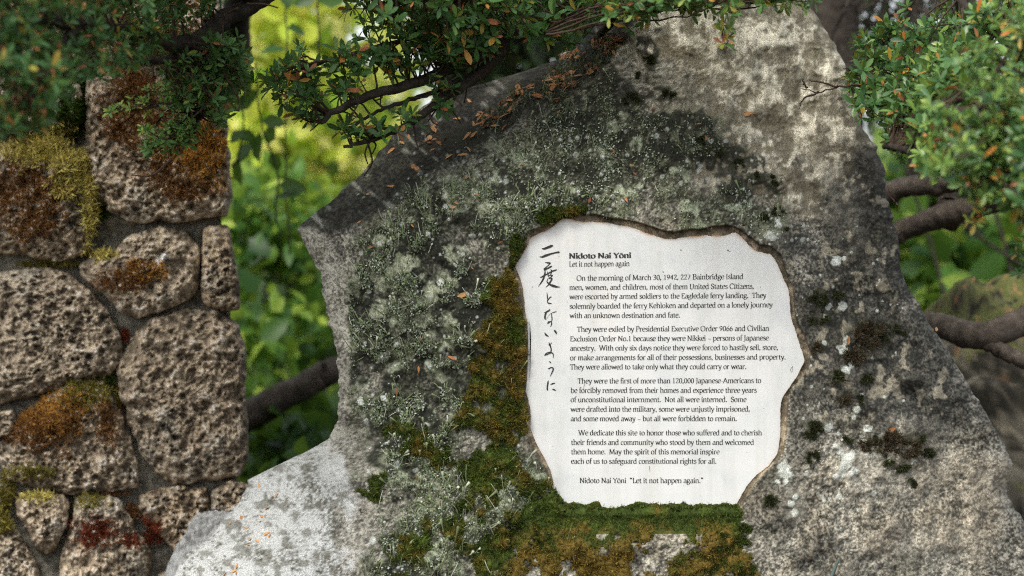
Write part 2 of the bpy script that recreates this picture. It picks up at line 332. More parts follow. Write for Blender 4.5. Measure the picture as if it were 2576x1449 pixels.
Cs = lerp((.016, .016, .014), (.080, .077, .064), sstep(-.6, 1.1, sp + n_c * .3))
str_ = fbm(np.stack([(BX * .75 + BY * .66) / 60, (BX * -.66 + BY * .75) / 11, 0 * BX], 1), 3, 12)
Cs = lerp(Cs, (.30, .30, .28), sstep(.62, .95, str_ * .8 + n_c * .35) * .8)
C = lerp(C, Cs, shoulder)  # dark lichen, with the overhanging branch's shade put into the colour
Cf = lerp((.11, .105, .09), (.44, .43, .39), sstep(-.85, .55, sp + n_c * .3))
Cl = lerp((.085, .083, .062), (.44, .45, .435), sstep(-.85, .35, sp * .85 + n_c * .42 + n_b * .2 + .22))
Cl = lerp(Cl, (.085, .08, .055), sstep(.45, .9, fbm(P3(24, 41), 3, 21) + n_d * .5) * .65)
C = lerp(C, lerp(Cf, Cl, ledge), leftf)
Cg = lerp((.016, .019, .012), (.17, .185, .125), sstep(-.45, .95, sp * .9 + n_c * .6 + n_b * .3))
Cg = lerp(Cg, (.36, .42, .31), sstep(.45, .75, fbm(P3(40, 51), 4, 23) * .8 + n_d * .3) * .8)
C = lerp(C, Cg, lich * .85)
C = lerp(C, (.014, .016, .012), black * sstep(-.5, .3, n_d + .45 * n_e + .5) * .92)
streak = fbm(np.stack([BX / 16 + .6 * n_b, BY / 190, 0 * BX], 1), 3, 57); C = C * (1 + .20 * streak * (1 - leftf) * (1 - shoulder))[:, None]
# seam of bare cut stone round the plaque
Cr = lerp((.13, .11, .08), (.42, .35, .26), sstep(-.7, .8, n_c * .6 + n_d * .7 + n_e * .4))
Cr = lerp(Cr, (.05, .047, .036), sstep(.1, .6, n_b + .3 * n_c) * .55)
C = lerp(C, Cr, inrec)
crack = np.exp(-((rim_d + .5) / 2.2) ** 2) * sstep(700, 560, BY) * sstep(1380, 1450, BX)
C = lerp(C, (.018, .014, .01), crack * .8)
# stone darkened under and around each moss cushion
CU1 = [
    (2060,750,24,17,'dark',"dark moss cushion, upper of the pair just right of the plaque's edge"),(2058,797,22,18,'dark',"dark moss cushion, lower of the pair just right of the plaque's edge"),
    (2178,850,36,34,'brown',"large shaggy brown moss tuft on the pale ring of lichen right of the plaque"),(2200,825,22,16,'brown',"dark spiky moss crest on the upper side of the large brown tuft"),(2150,895,26,18,'brown',"brown moss lump below the large shaggy tuft"),
    (2235,1112,40,26,'brown',"broad brown moss tuft in the middle of the lower right lichen cluster"),(2285,1130,34,20,'brown',"brown moss tuft joining the broad one on its right side"),
    (2050,1082,22,22,'dark',"dark moss cushion with white lichen in it, close to the plaque's lower right edge"),(1939,1259,14,11,'dark',"dark moss cushion alone below the round pale lichen disc")]
CU2 = [(2100,742,22,9,'dark'),(2220,848,10,14,'dark'),(2247,823,10,8,'dark'),(2267,831,12,9,'dark'),(2107,946,18,13,'dark'),(2179,951,13,11,'dark'),(2054,873,13,10,'brown'),(2122,1001,16,13,'brown'),(2169,1003,14,11,'dark'),(2190,1100,16,11,'dark'),(2310,1101,18,11,'dark'),(2334,1138,16,10,'dark'),(2270,1173,16,12,'dark'),(2237,1156,17,14,'dark'),(2045,1153,15,22,'dark'),(2180,1119,16,12,'brown'),(2289,1201,9,7,'dark'),(2295,1219,8,6,'dark'),(2130,1105,12,8,'dark')]
CU3 = [(1635,150,16,12),(1612,190,18,12),(1585,250,34,20),(1682,236,22,12),(1860,413,16,14),(1950,450,20,18),(1897,443,14,12),(1767,353,14,12),(1800,380,22,16),(1957,533,20,14),(1924,550,14,10),(1880,566,10,8),(1974,580,9,8)]
stn = np.full(len(BX), -9.0)
for c_ in CU1 + CU2 + CU3: stn = np.maximum(stn, ell(c_[0], c_[1], c_[2] * 1.25, c_[3] * 1.25))
C = lerp(C, (.035, .034, .022), sstep(-.2, .7, stn + .7 * n_d + .55 * n_c + .35 * n_e - .1) * .6)
mot = fbm(P3(120, 90), 6, 58, .6); C = lerp(C, C * np.array([.42, .42, .36]), sstep(.15, .8, mot) * .6 * (1 - ledge) * (1 - inrec) * (1 - tan * .5))
C = C * lerp((1, 1, 1), (1.02, 1.0, .93), (1 - ledge) * (1 - darkr * .5))
# crusts of white lichen: round plates and crumbly dots, slightly raised
lift = np.zeros(len(BX)); SP = []
for (x, y, r_) in [(1975,1185,25),(1978,1210,9),(1958,1212,8),(2120,770,13),(2105,655,16),(2125,650,9),(2085,770,9),(2078,798,8),(2130,860,11),(2120,880,15),(2075,862,7),(2128,928,13),(2140,918,9),(2155,1030,9),(2150,1050,7),(2088,1075,13),(2180,1078,15),(2115,1135,14),(2135,1150,17),(2125,1170,14),(2118,1190,15),(2140,1192,11),(2155,1185,12),(2105,1200,12),(2100,1120,9),(2120,1105,8),(2030,1188,8),(2072,1260,6),(2110,1250,7),(2198,1240,9),(2116,1330,5),(1998,1290,12),(1990,1270,10),(2000,1250,9),(1960,560,13),(1935,590,11),(1945,600,9),(980,610,8),(955,612,7),(1075,590,9),(1120,520,9),(1130,550,8),(905,1010,10),(920,1060,8),(1000,1170,9),(930,1230,11),(940,1360,10),(1110,710,12),(960,900,14),(965,1000,10)]: SP.append((x, y, r_, 1.0))
r2 = np.random.default_rng(5)
def scatter(n, box, rmin, rmax, s):
    for _ in range(n): SP.append((r2.uniform(box[0], box[2]), r2.uniform(box[1], box[3]), r2.uniform(rmin, rmax) ** 1, s))
scatter(150, (900, 440, 1330, 1240), 2.5, 6.5, .8); scatter(120, (1200, 320, 1900, 560), 2.5, 7, .75); scatter(90, (2000, 560, 2300, 1320), 1.8, 4.5, .9); scatter(60, (1850, 480, 2080, 620), 2, 5, .8); scatter(50, (900, 1200, 1300, 1449), 2.5, 6, .8); scatter(25, (1020, 330, 1180, 480), 2, 5, .5)
wl = np.zeros(len(BX)); rc = np.arange(len(rows))
for (x, y, r_, s) in SP:
    r0, r1 = np.searchsorted(rows, [y - r_ * 1.6, y + r_ * 1.6]); sl_ = slice(r0 * NU, max(r1, r0 + 1) * NU)
    r_ *= .8; bx, by = BX[sl_], BY[sl_]; d = np.hypot(bx - x, by - y)
    m = sstep(.14, -.14, d / r_ - 1 + .42 * n_d[sl_] + .25 * n_e[sl_]) * s
    wl[sl_] = np.maximum(wl[sl_], m)
wl *= (1 - inrec)
for _ in range(70):
    x, y, r_ = r2.uniform(880, 1300), r2.uniform(440, 1400), r2.uniform(7, 24); r0, r1 = np.searchsorted(rows, [y - r_ * 1.8, y + r_ * 1.8]); sl_ = slice(r0 * NU, max(r1, r0 + 1) * NU)
    d = np.hypot(BX[sl_] - x, BY[sl_] - y) / r_; m = sstep(.25, -.25, d - 1 + .5 * n_d[sl_] + .4 * n_c[sl_] + .2 * n_e[sl_]) * lich[sl_]; C[sl_] = lerp(C[sl_], lerp((.22, .245, .15), (.41, .43, .32), sstep(-.5, .5, n_e[sl_] + n_f[sl_])), m * r2.uniform(.4, .85))
C = lerp(C, lerp((.42, .45, .40), (.66, .69, .65), sstep(-.3, .6, n_d + n_e)), wl * .85)
lift += wl * .0012
# ---- moss
mz_bot = sstep(-16, 16, sdist(BX, BY, [(1290,1330),(1340,1275),(1392,1248),(1425,1276),(1490,1284),(1545,1284),(1660,1274),(1850,1279),(1872,1310),(1880,1350),(1905,1420),(1880,1520),(1290,1520)]) + n_c * (8 + 30 * sstep(1290, 1340, BY)) + n_d * (1.5 + 9 * sstep(1285, 1320, BY)) + 6)
gap = sstep(-.02, .45, .35 * n_e +  fbm(P3(46, 61), 4, 33) + .35 * n_d - .25 + .65 * ell(1720, 1410, 130, 70) * (ell(1720, 1410, 130, 70) > 0) + .6 * np.clip(ell(1800, 1350, 60, 30), 0, 1)) * sstep(1310, 1350, BY)
mz_left = sstep(-14, 14, sdist(BX, BY, [(1262,650),(1282,676),(1300,740),(1304,780),(1314,860),(1312,940),(1310,985),(1318,1060),(1305,1098),(1250,1120),(1200,1090),(1165,1040),(1185,960),(1200,880),(1215,800),(1240,700)]) + n_c * 16)
mz_spot = zone([(1340,1330,60,30),(1075,1130,60,50),(1010,1090,40,30),(1180,1180,60,40),(1250,1150,50,50),(1230,1260,60,60),(1340,1230,34,18),(1120,1330,60,40),(1230,1400,60,50),(1000,1430,60,40),(1300,1190,30,40),(1150,1060,40,40),(960,1210,40,30),(1040,1390,50,40),(1395,530,34,16),(1360,548,26,16),(1450,528,40,12),(1300,620,20,46),(1270,1330,60,60)], fbm(P3(55, 81), 7, 47, .72) * .85 - .38, .3)
moss = np.clip(mz_bot * (1 - gap * .95) + mz_left * sstep(-.8, -.2, n_c * .8 + n_d * .5 + n_e * .2) + mz_spot * .9, 0, 1) * np.where(rim_d > 7, np.where(BY > 1230, 1.0, 0.0), 1.0) * (1 - leftf)
litter = zone([(1390,220,150,42,-33),(1260,300,110,40,-28),(1150,345,85,34,-20)], n_b * .3 + n_c * .4, .2) * sstep(-8, 10, sdist(BX, BY, SHO) + 12)
ls = np.clip(moss, 0, 1)
C = lerp(C, (.045, .045, .02), ls * .75); C = lerp(C, (.03, .028, .018), litter * .8)
kx = D0 + depth - .008 - lift + inrec * .0135
V0 = at(BX, BY, kx)
nr = len(rows)
VG = V0.reshape(nr, NU, 3)
dU = np.gradient(VG, axis=1); dR = np.gradient(VG, axis=0)
NRM = np.cross(dR, dU); NRM /= np.linalg.norm(NRM, axis=2)[..., None] + 1e-12
NRM = np.where(NRM[..., 1:2] > 0, -NRM, NRM); NF = NRM.reshape(-1, 3)
# back half of the stone
ub = np.linspace(0, 1, NB + 2)[1:-1]
eR, eL = VG[:, -1], VG[:, 0]; wid = np.linalg.norm(eR - eL, axis=1)
Bk = eR[:, None] * (1 - ub)[None, :, None] + eL[:, None] * ub[None, :, None]
Bk[:, :, 1] += (np.minimum(.42, .55 * wid)[:, None] * np.sin(math.pi * ub)[None] ** .6)
Bk += (fbm(Bk.reshape(-1, 3) * 6, 4, 77) * .012).reshape(nr, NB, 1) * np.array([0, 1, .3])
ring = np.concatenate([VG, Bk], 1); W_ = NU + NB
idx = np.arange(nr * W_).reshape(nr, W_)
q = np.stack([idx[:-1], np.roll(idx[:-1], -1, 1), np.roll(idx[1:], -1, 1), idx[1:]], -1).reshape(-1, 4)[:, ::-1]
capV = np.stack([ring[0].mean(0) + [0, 0, .004], ring[-1].mean(0)])
nV = nr * W_; a_ = np.arange(W_); b_ = (a_ + 1) % W_
capF = np.concatenate([np.stack([np.full(W_, nV), b_, a_], 1), np.stack([np.full(W_, nV + 1), (nr - 1) * W_ + a_, (nr - 1) * W_ + b_], 1)])
colb = np.concatenate([C.reshape(nr, NU, 3), np.broadcast_to(np.array([.12, .115, .10]), (nr, NB, 3))], 1).reshape(-1, 3)
colb = np.concatenate([colb, [[.2, .2, .18]] * 2])
boulder = mesh("memorial_boulder", np.concatenate([ring.reshape(-1, 3), capV]), [q, capF], M_rock, attrs={"col": colb})
tag(boulder, "tall grey memorial boulder with lichen and pale foot, holding the white plaque", "boulder")

# ---- moss carpet: a lumpy cushion sheet plus short blades
lump = np.clip(.7 + .35 * n_c + .45 * fbm(P3(15, 70), 3, 44) + .2 * n_e, .1, 2)
hm = np.where(ls > .02, (.0042 * ls * lump) + .0045 * sstep(1300, 1262, BY) * mz_bot * (.85 + .2 * n_c), -.002)
mossP = V0 + NF * (hm * sstep(.02, .3, ls))[:, None]
tone = sstep(-.8, 1.0, .7 * fbm(P3(75, 80), 6, 46, .7) + .3 * n_c + .55 * n_d + .4 * n_e + .9 * sstep(1300, 1420, BY) * mz_bot + .6 * mz_left - .35 - .9 * sstep(1340, 1280, BY) * mz_bot)
MC = lerp((.052, .075, .018), (.150, .105, .026), tone); MC = lerp(MC, (.085, .125, .022), sstep(.2, .8, n_c + .3 * n_d) * .45 * (1 - tone))
gi = np.arange(nr * NU).reshape(nr, NU)
def carpet(name, sel, label):
    ok = (ls > .10) & sel & (BY < 1500); g = ok.reshape(nr, NU)
    f = g[:-1, :-1] & g[1:, :-1] & g[:-1, 1:] & g[1:, 1:]
    qq = np.stack([gi[:-1, :-1], gi[1:, :-1], gi[1:, 1:], gi[:-1, 1:]], -1)[f]
    us, inv = np.unique(qq, return_inverse=True); V = mossP[us]; Cc = MC[us] * (.75 + .5 * rng.random((len(us), 1)))
    cand = us[ls[us] > .3]; nb = min(26000, len(cand) * 3); c = rng.choice(cand, nb)
    p = mossP[c] + NF[c] * -.0006; p = p + (rng.normal(0, .0009, (nb, 3)))
    d = NF[c] + rng.normal(0, .55, (nb, 3)) + [0, 0, .35]; d /= np.linalg.norm(d, axis=1)[:, None]
    s = np.cross(d, rng.normal(0, 1, (nb, 3))); s /= np.linalg.norm(s, axis=1)[:, None]
    L = rng.uniform(.0025, .0058, nb)[:, None]; bw = rng.uniform(.0004, .0008, nb)[:, None]
    BV = np.stack([p - s * bw, p + s * bw, p + d * L], 1).reshape(-1, 3)
    bc = MC[c] * rng.uniform(.8, 2.1, (nb, 1)) * np.array([1.05, 1.05, .9]); bc = np.repeat(bc, 3, 0)
    n0 = len(V); tri = n0 + np.arange(nb * 3).reshape(-1, 3)
    o = mesh(name, np.concatenate([V, BV]), [inv.reshape(-1, 4), tri], M_blade, attrs={"col": np.concatenate([Cc, bc])})
    return tag(o, label, "moss", kind="stuff")
zl = (sdist(BX, BY, [(1225,560),(1305,560),(1345,800),(1345,1125),(1290,1125),(1140,1125),(1140,950),(1200,700)]) > 0)
carpet("moss_carpet", (BX > 1285) & (BY > 1238), "green and amber moss carpet growing under the plaque's lower edge")
carpet("moss_strip", zl & (BY > 570), "rusty brown and green moss strip along the plaque's left edge")
carpet("moss_patches", ~zl & ~((BX > 1285) & (BY > 1238)) | (zl & (BY <= 570)), "scattered green moss patches among lichens left of and above the plaque")

def boulder_pick(weights, n, r):
    p = weights / weights.sum(); return r.choice(len(BX), n, p=p)

# ---- cup lichens: thin curling stalks, some with cups, over crumbly flakes
def stalks(name, wgt, n, lmin, lmax, seed, label, nflake, fl=(.0012, .0032), dark=1.0):
    r = np.random.default_rng(seed); mb = MB()
    for c in boulder_pick(wgt, n, r):
        L = r.uniform(lmin, lmax) * (.6 + .4 * r.random()); nrm = NF[c]
        d = nrm * r.uniform(.3, .8) + np.array([r.normal(0, .34), 0, r.uniform(.4, 1.1)]); d /= np.linalg.norm(d)
        b = r.normal(0, .6, 3); t = np.linspace(0, 1, 5)[:, None]
        P = V0[c] - nrm * .001 + d * L * t + b * L * .45 * (t * t) + np.array([0, -.15, .15]) * L * np.sin(t * 5 + r.uniform(0, 6)) * .25
        r0 = r.uniform(.00038, .00072); rad = np.array([1.15, 1, .9, .8, .5]) * r0
        if r.random() < .22: rad = np.array([1, .9, 1.0, 1.9, 2.9]) * r0
        base = np.array([.20, .245, .125]) if r.random() < .74 else np.array([.42, .45, .34])
        mb.tube(P, rad, 5, np.tile(base * r.uniform(.6, 1.25) * dark, (27, 1)))
    c = boulder_pick(wgt * np.clip(.6 + n_d + .6 * n_c, .02, 2), nflake, r); p = V0[c] + NF[c] * r.uniform(.0002, .002, (nflake, 1))
    d = r.normal(0, 1, (nflake, 3)); d -= NF[c] * (np.sum(d * NF[c], 1)[:, None] * .6); d /= np.linalg.norm(d, axis=1)[:, None]
    s = np.cross(d, NF[c] + r.normal(0, .5, (nflake, 3))); s /= np.linalg.norm(s, axis=1)[:, None]
    L = r.uniform(*fl, nflake)[:, None]
    FV = np.stack([p - d * L * .5, p + s * L * .45, p + d * L * .6 + NF[c] * L * .35, p - s * L * .4], 1).reshape(-1, 3)
    tone_ = r.random((nflake, 1)); fc = np.where(tone_ < .55, [[.15, .185, .105]], np.where(tone_ < .88, [[.28, .33, .235]], [[.50, .53, .47]])) * r.uniform(.6, 1.2, (nflake, 1)) * dark
    mb.add(FV, np.arange(nflake * 4).reshape(-1, 4), None, np.repeat(fc, 4, 0))
    o = mb.build(name, M_lich, None, True, "col"); return tag(o, label, "lichen", kind="stuff")
wl_a = lich * (1 - moss * .85) * (1 - inrec) * sstep(-60, 30, BX * 0 + edge - 20) * np.where(BY < 1460, 1, 0)
wA = wl_a * (zone([(1080,800,190,330),(1030,1080,110,140),(1170,520,180,90)], n_b * .5, .4) + .02)
stalks("cup_lichen", wA * sstep(-.4, .7, n_c + .6 * n_b), 800, .010, .023, 21, "dense grey-green stalked lichen covering the face left of the plaque", 9000)
wB = wl_a * zone([(1430,430,260,130),(1560,370,260,140),(1840,520,150,60),(1250,500,120,90)], n_b * .4, .4)
stalks("crust_lichen", wB, 110, .008, .016, 22, "pale crumbly lichen crust with sparse stalks above the plaque", 4200)
wC = wl_a * zone([(1120,1290,230,170),(980,1320,70,120)], n_b * .5, .4)
stalks("lichen_tufts", wC, 330, .009, .024, 23, "pale branching lichen tufts on the lower left of the boulder face", 3600)
wD = litter + .001 * shoulder; wD = wD * zone([(1400,215,150,50,-33),(1300,280,90,40,-28)], n_c * .4, .3) + 1e-9
stalks("shoulder_lichen", wD, 240, .010, .020, 24, "dark green lichen tufts with cups on the boulder's leaf-strewn shoulder", 2500, dark=.62)

# ---- dark moss cushions, each one a thing
def nearest_vert(x, y):
    r0 = min(max(int(np.searchsorted(rows, y)), 1), nr - 2); uu = (x - xl[r0]) / (xr[r0] - xl[r0]); return r0 * NU + int(np.clip(round(uu * (NU - 1)), 0, NU - 1))
def cushion(x, y, rx, ry, kind, label, group, seed):
    r = np.random.default_rng(seed); nb = int(9 * rx * ry / 2.6) + 240; mb = MB()
    sl_ = [];
    a = r.uniform(0, 2 * math.pi, nb); q_ = (np.sqrt(r.random(nb)) * .92 + r.exponential(.13, nb)) * (1 + .35 * np.sin(a * 3 + seed) * .6 + .2 * np.sin(a * 5 + 2 * seed))
    ox, oy = q_ * np.cos(a) * rx, q_ * np.sin(a) * ry
    kp = fbm(np.stack([(x + ox) / 11, (y + oy) / 11, 0 * ox], 1), 3, seed) > -.12; ox, oy, q_ = ox[kp], oy[kp], q_[kp]; nb = len(ox)
    ids = np.array([nearest_vert(x + i, y + j) for i, j in zip(ox, oy)])
    hgt = np.clip(1 - (q_ / 1.25) ** 2, 0, 1) * (.0045 if kind != 'brown' else .006)
    p = V0[ids] + NF[ids] * (hgt[:, None] * r.uniform(.2, 1, (nb, 1)) - .0005)
    rad = np.stack([ox / rx, 0 * ox, -oy / ry], 1)
    d = NF[ids] * .8 + rad * .9 + r.normal(0, .45, (nb, 3)); d /= np.linalg.norm(d, axis=1)[:, None]
    s = np.cross(d, r.normal(0, 1, (nb, 3))); s /= np.linalg.norm(s, axis=1)[:, None]
    L = r.uniform(.003, .0065, nb)[:, None] * (1.25 if kind == 'brown' else 1); bw = r.uniform(.0004, .0008, nb)[:, None]
    BVv = np.stack([p - s * bw, p + s * bw, p + d * L], 1).reshape(-1, 3)
    base = {'dark': (.034, .040, .017), 'brown': (.07, .052, .036), 'green': (.045, .062, .014)}[kind]
    c = np.array(base) * r.uniform(.5, 2.2, (nb, 1)); 
    if kind == 'brown': c = np.where(r.random((nb, 1)) < .25, np.array([.05, .055, .018]) * r.uniform(.6, 1.6, (nb, 1)), c)
    o = mesh("moss_cushion", BVv, [np.arange(nb * 3).reshape(-1, 3)], M_blade, attrs={"col": np.repeat(c, 3, 0)})
    o.data.materials[0] = M_blade
    return tag(o, label, "moss", group)
GR = "dark moss cushions right of the plaque"; GT = "black moss specks above the plaque"
for k, (x, y, rx, ry, kd, lb) in enumerate(CU1):
    cushion(x, y, rx * .82, ry * .82, kd, lb, GR, 100 + k)
for k, (x, y, rx, ry, kd) in enumerate(CU2):
    cushion(x, y, rx * .75, ry * .75, kd, "small dark moss cushion on speckled grey rock right of the plaque", GR, 140 + k)
for k, (x, y, rx, ry) in enumerate(CU3):
    cushion(x, y, rx * .62, ry * .6, 'dark', "small black moss speck on mottled rock above the plaque", GT, 180 + k)
for k, (x, y, rx, ry) in enumerate([(1815,1360,26,20),(1850,1368,28,22),(1830,1405,42,18),(1875,1440,28,20),(1790,1440,24,14),(1870,1330,18,12)]):
    cushion(x, y, rx, ry, 'green', "round green moss cushion on pale rock at the moss carpet's right end", "green moss cushions at the end of the carpet", 210 + k)

# ------------------------------------------------------------------ plaque and its writing
plaque = empty("memorial_plaque", tuple(at(1650, 1270, D0)))
tag(plaque, "irregular white plaque with black writing set into the boulder's face", "plaque")
n_ = len(PLQ); seg = np.linalg.norm(np.roll(PLQ, -1, 0) - PLQ, axis=1); cum = np.concatenate([[0], np.cumsum(seg)])
tt_ = np.linspace(0, cum[-1], 900, endpoint=False); cl = np.vstack([PLQ, PLQ[:1]])
O = np.stack([np.interp(tt_, cum, cl[:, 0]), np.interp(tt_, cum, cl[:, 1])], 1)
for _ in range(3): O = (np.roll(O, 1, 0) + O * 2 + np.roll(O, -1, 0)) / 4
tg = np.roll(O, -2, 0) - np.roll(O, 2, 0); nn_ = np.stack([-tg[:, 1], tg[:, 0]], 1); nn_ /= np.linalg.norm(nn_, axis=1)[:, None]
if sdist(O[:1, 0] + nn_[0, 0] * 3, O[:1, 1] + nn_[0, 1] * 3, O)[0] < 0: nn_ = -nn_
O = O + nn_ * (fbm(np.stack([O[:, 0] / 7, O[:, 1] / 7, 0 * O[:, 0]], 1), 3, 9) * .6)[:, None]
rings = [(0, D0 + .012), (0, D0 + .0006), (.8, D0), (4, D0), (8, D0)]
def inset(off):
    Q = O + nn_ * off
    for _ in range(0 if off < 2 else int(off * 12)): Q = (np.roll(Q, 1, 0) + 2 * Q + np.roll(Q, -1, 0)) / 4
    return Q
PV, PE, PF = [], [], []
topness = sstep(760, 560, O[:, 1]) * .9 + .25
for k, (off, Y) in enumerate(rings):
    _q = inset(off); PV.append(at(_q[:, 0], _q[:, 1], Y)); PE.append(topness * [1, 1, 1, .45, 0][k])
m_ = len(O); ar = np.arange(m_); ar2 = (ar + 1) % m_
for k in range(len(rings) - 1): PF.append(np.stack([k * m_ + ar, k * m_ + ar2, (k + 1) * m_ + ar2, (k + 1) * m_ + ar], 1))
M_plq, nt_, b_ = mat("white_enamel")
an = nt_.nodes.new("ShaderNodeAttribute"); an.attribute_name = "edge"
n1 = add_noise(nt_, 12, 9, 0.7); r1 = ramp(nt_, [(0.28, (.52, .55, .56)), (0.48, (.635, .65, .645)), (0.72, (.70, .70, .68))], n1.outputs[0])
n2 = add_noise(nt_, 160, 4, 0.7); r2_ = ramp(nt_, [(0.26, (.86, .86, .86)), (0.36, (1, 1, 1))], n2.outputs[0])
mu = nt_.nodes.new("ShaderNodeMix"); mu.data_type = 'RGBA'; mu.blend_type = 'MULTIPLY'; mu.inputs[0].default_value = 1
nt_.links.new(r1.outputs[0], mu.inputs[6]); nt_.links.new(r2_.outputs[0], mu.inputs[7])
n4 = add_noise(nt_, 1.0, 6, 0.65); mp = nt_.nodes.new("ShaderNodeMapping"); mp.inputs["Scale"].default_value = (55, 1, 5); nt_.links.new(n4.inputs["Vector"].links[0].from_socket, mp.inputs["Vector"]); nt_.links.new(mp.outputs[0], n4.inputs["Vector"])
r4n = ramp(nt_, [(0.30, (.90, .895, .875)), (0.55, (1, 1, 1))], n4.outputs[0]); mu2 = nt_.nodes.new("ShaderNodeMix"); mu2.data_type = 'RGBA'; mu2.blend_type = 'MULTIPLY'; mu2.inputs[0].default_value = 1
nt_.links.new(mu.outputs[2], mu2.inputs[6]); nt_.links.new(r4n.outputs[0], mu2.inputs[7]); mu = mu2
n3 = add_noise(nt_, 45, 4, 0.6); mm = nt_.nodes.new("ShaderNodeMath"); mm.operation = 'MULTIPLY'; nt_.links.new(an.outputs["Fac"], mm.inputs[0])
r3 = ramp(nt_, [(0.35, (.1,) * 3), (0.65, (1, 1, 1))], n3.outputs[0]); nt_.links.new(r3.outputs[0], mm.inputs[1])
mo = nt_.nodes.new("ShaderNodeMix"); mo.data_type = 'RGBA'; nt_.links.new(mm.outputs[0], mo.inputs[0]); nt_.links.new(mu.outputs[2], mo.inputs[6]); mo.inputs[7].default_value = (.42, .24, .13, 1)
nt_.links.new(mo.outputs[2], b_.inputs["Base Color"]); b_.inputs["Roughness"].default_value = .55; b_.inputs["Specular IOR Level"].default_value = .3
import bmesh
me = bpy.data.meshes.new("panel"); bm = bmesh.new(); lay = bm.verts.layers.float.new("edge")
bv = []
for v, e in zip(np.concatenate(PV), np.concatenate(PE)):
    x = bm.verts.new(v); x[lay] = e; bv.append(x)
for f in np.concatenate(PF): bm.faces.new([bv[i] for i in f])
bm.faces.new([bv[(len(rings) - 1) * m_ + i] for i in range(m_)])
bmesh.ops.triangulate(bm, faces=[f for f in bm.faces if len(f.verts) > 4]); bmesh.ops.recalc_face_normals(bm, faces=bm.faces)
bm.to_mesh(me); bm.free(); me.materials.append(M_plq)
o = bpy.data.objects.new("panel", me); COL.objects.link(o); at0(o, plaque)

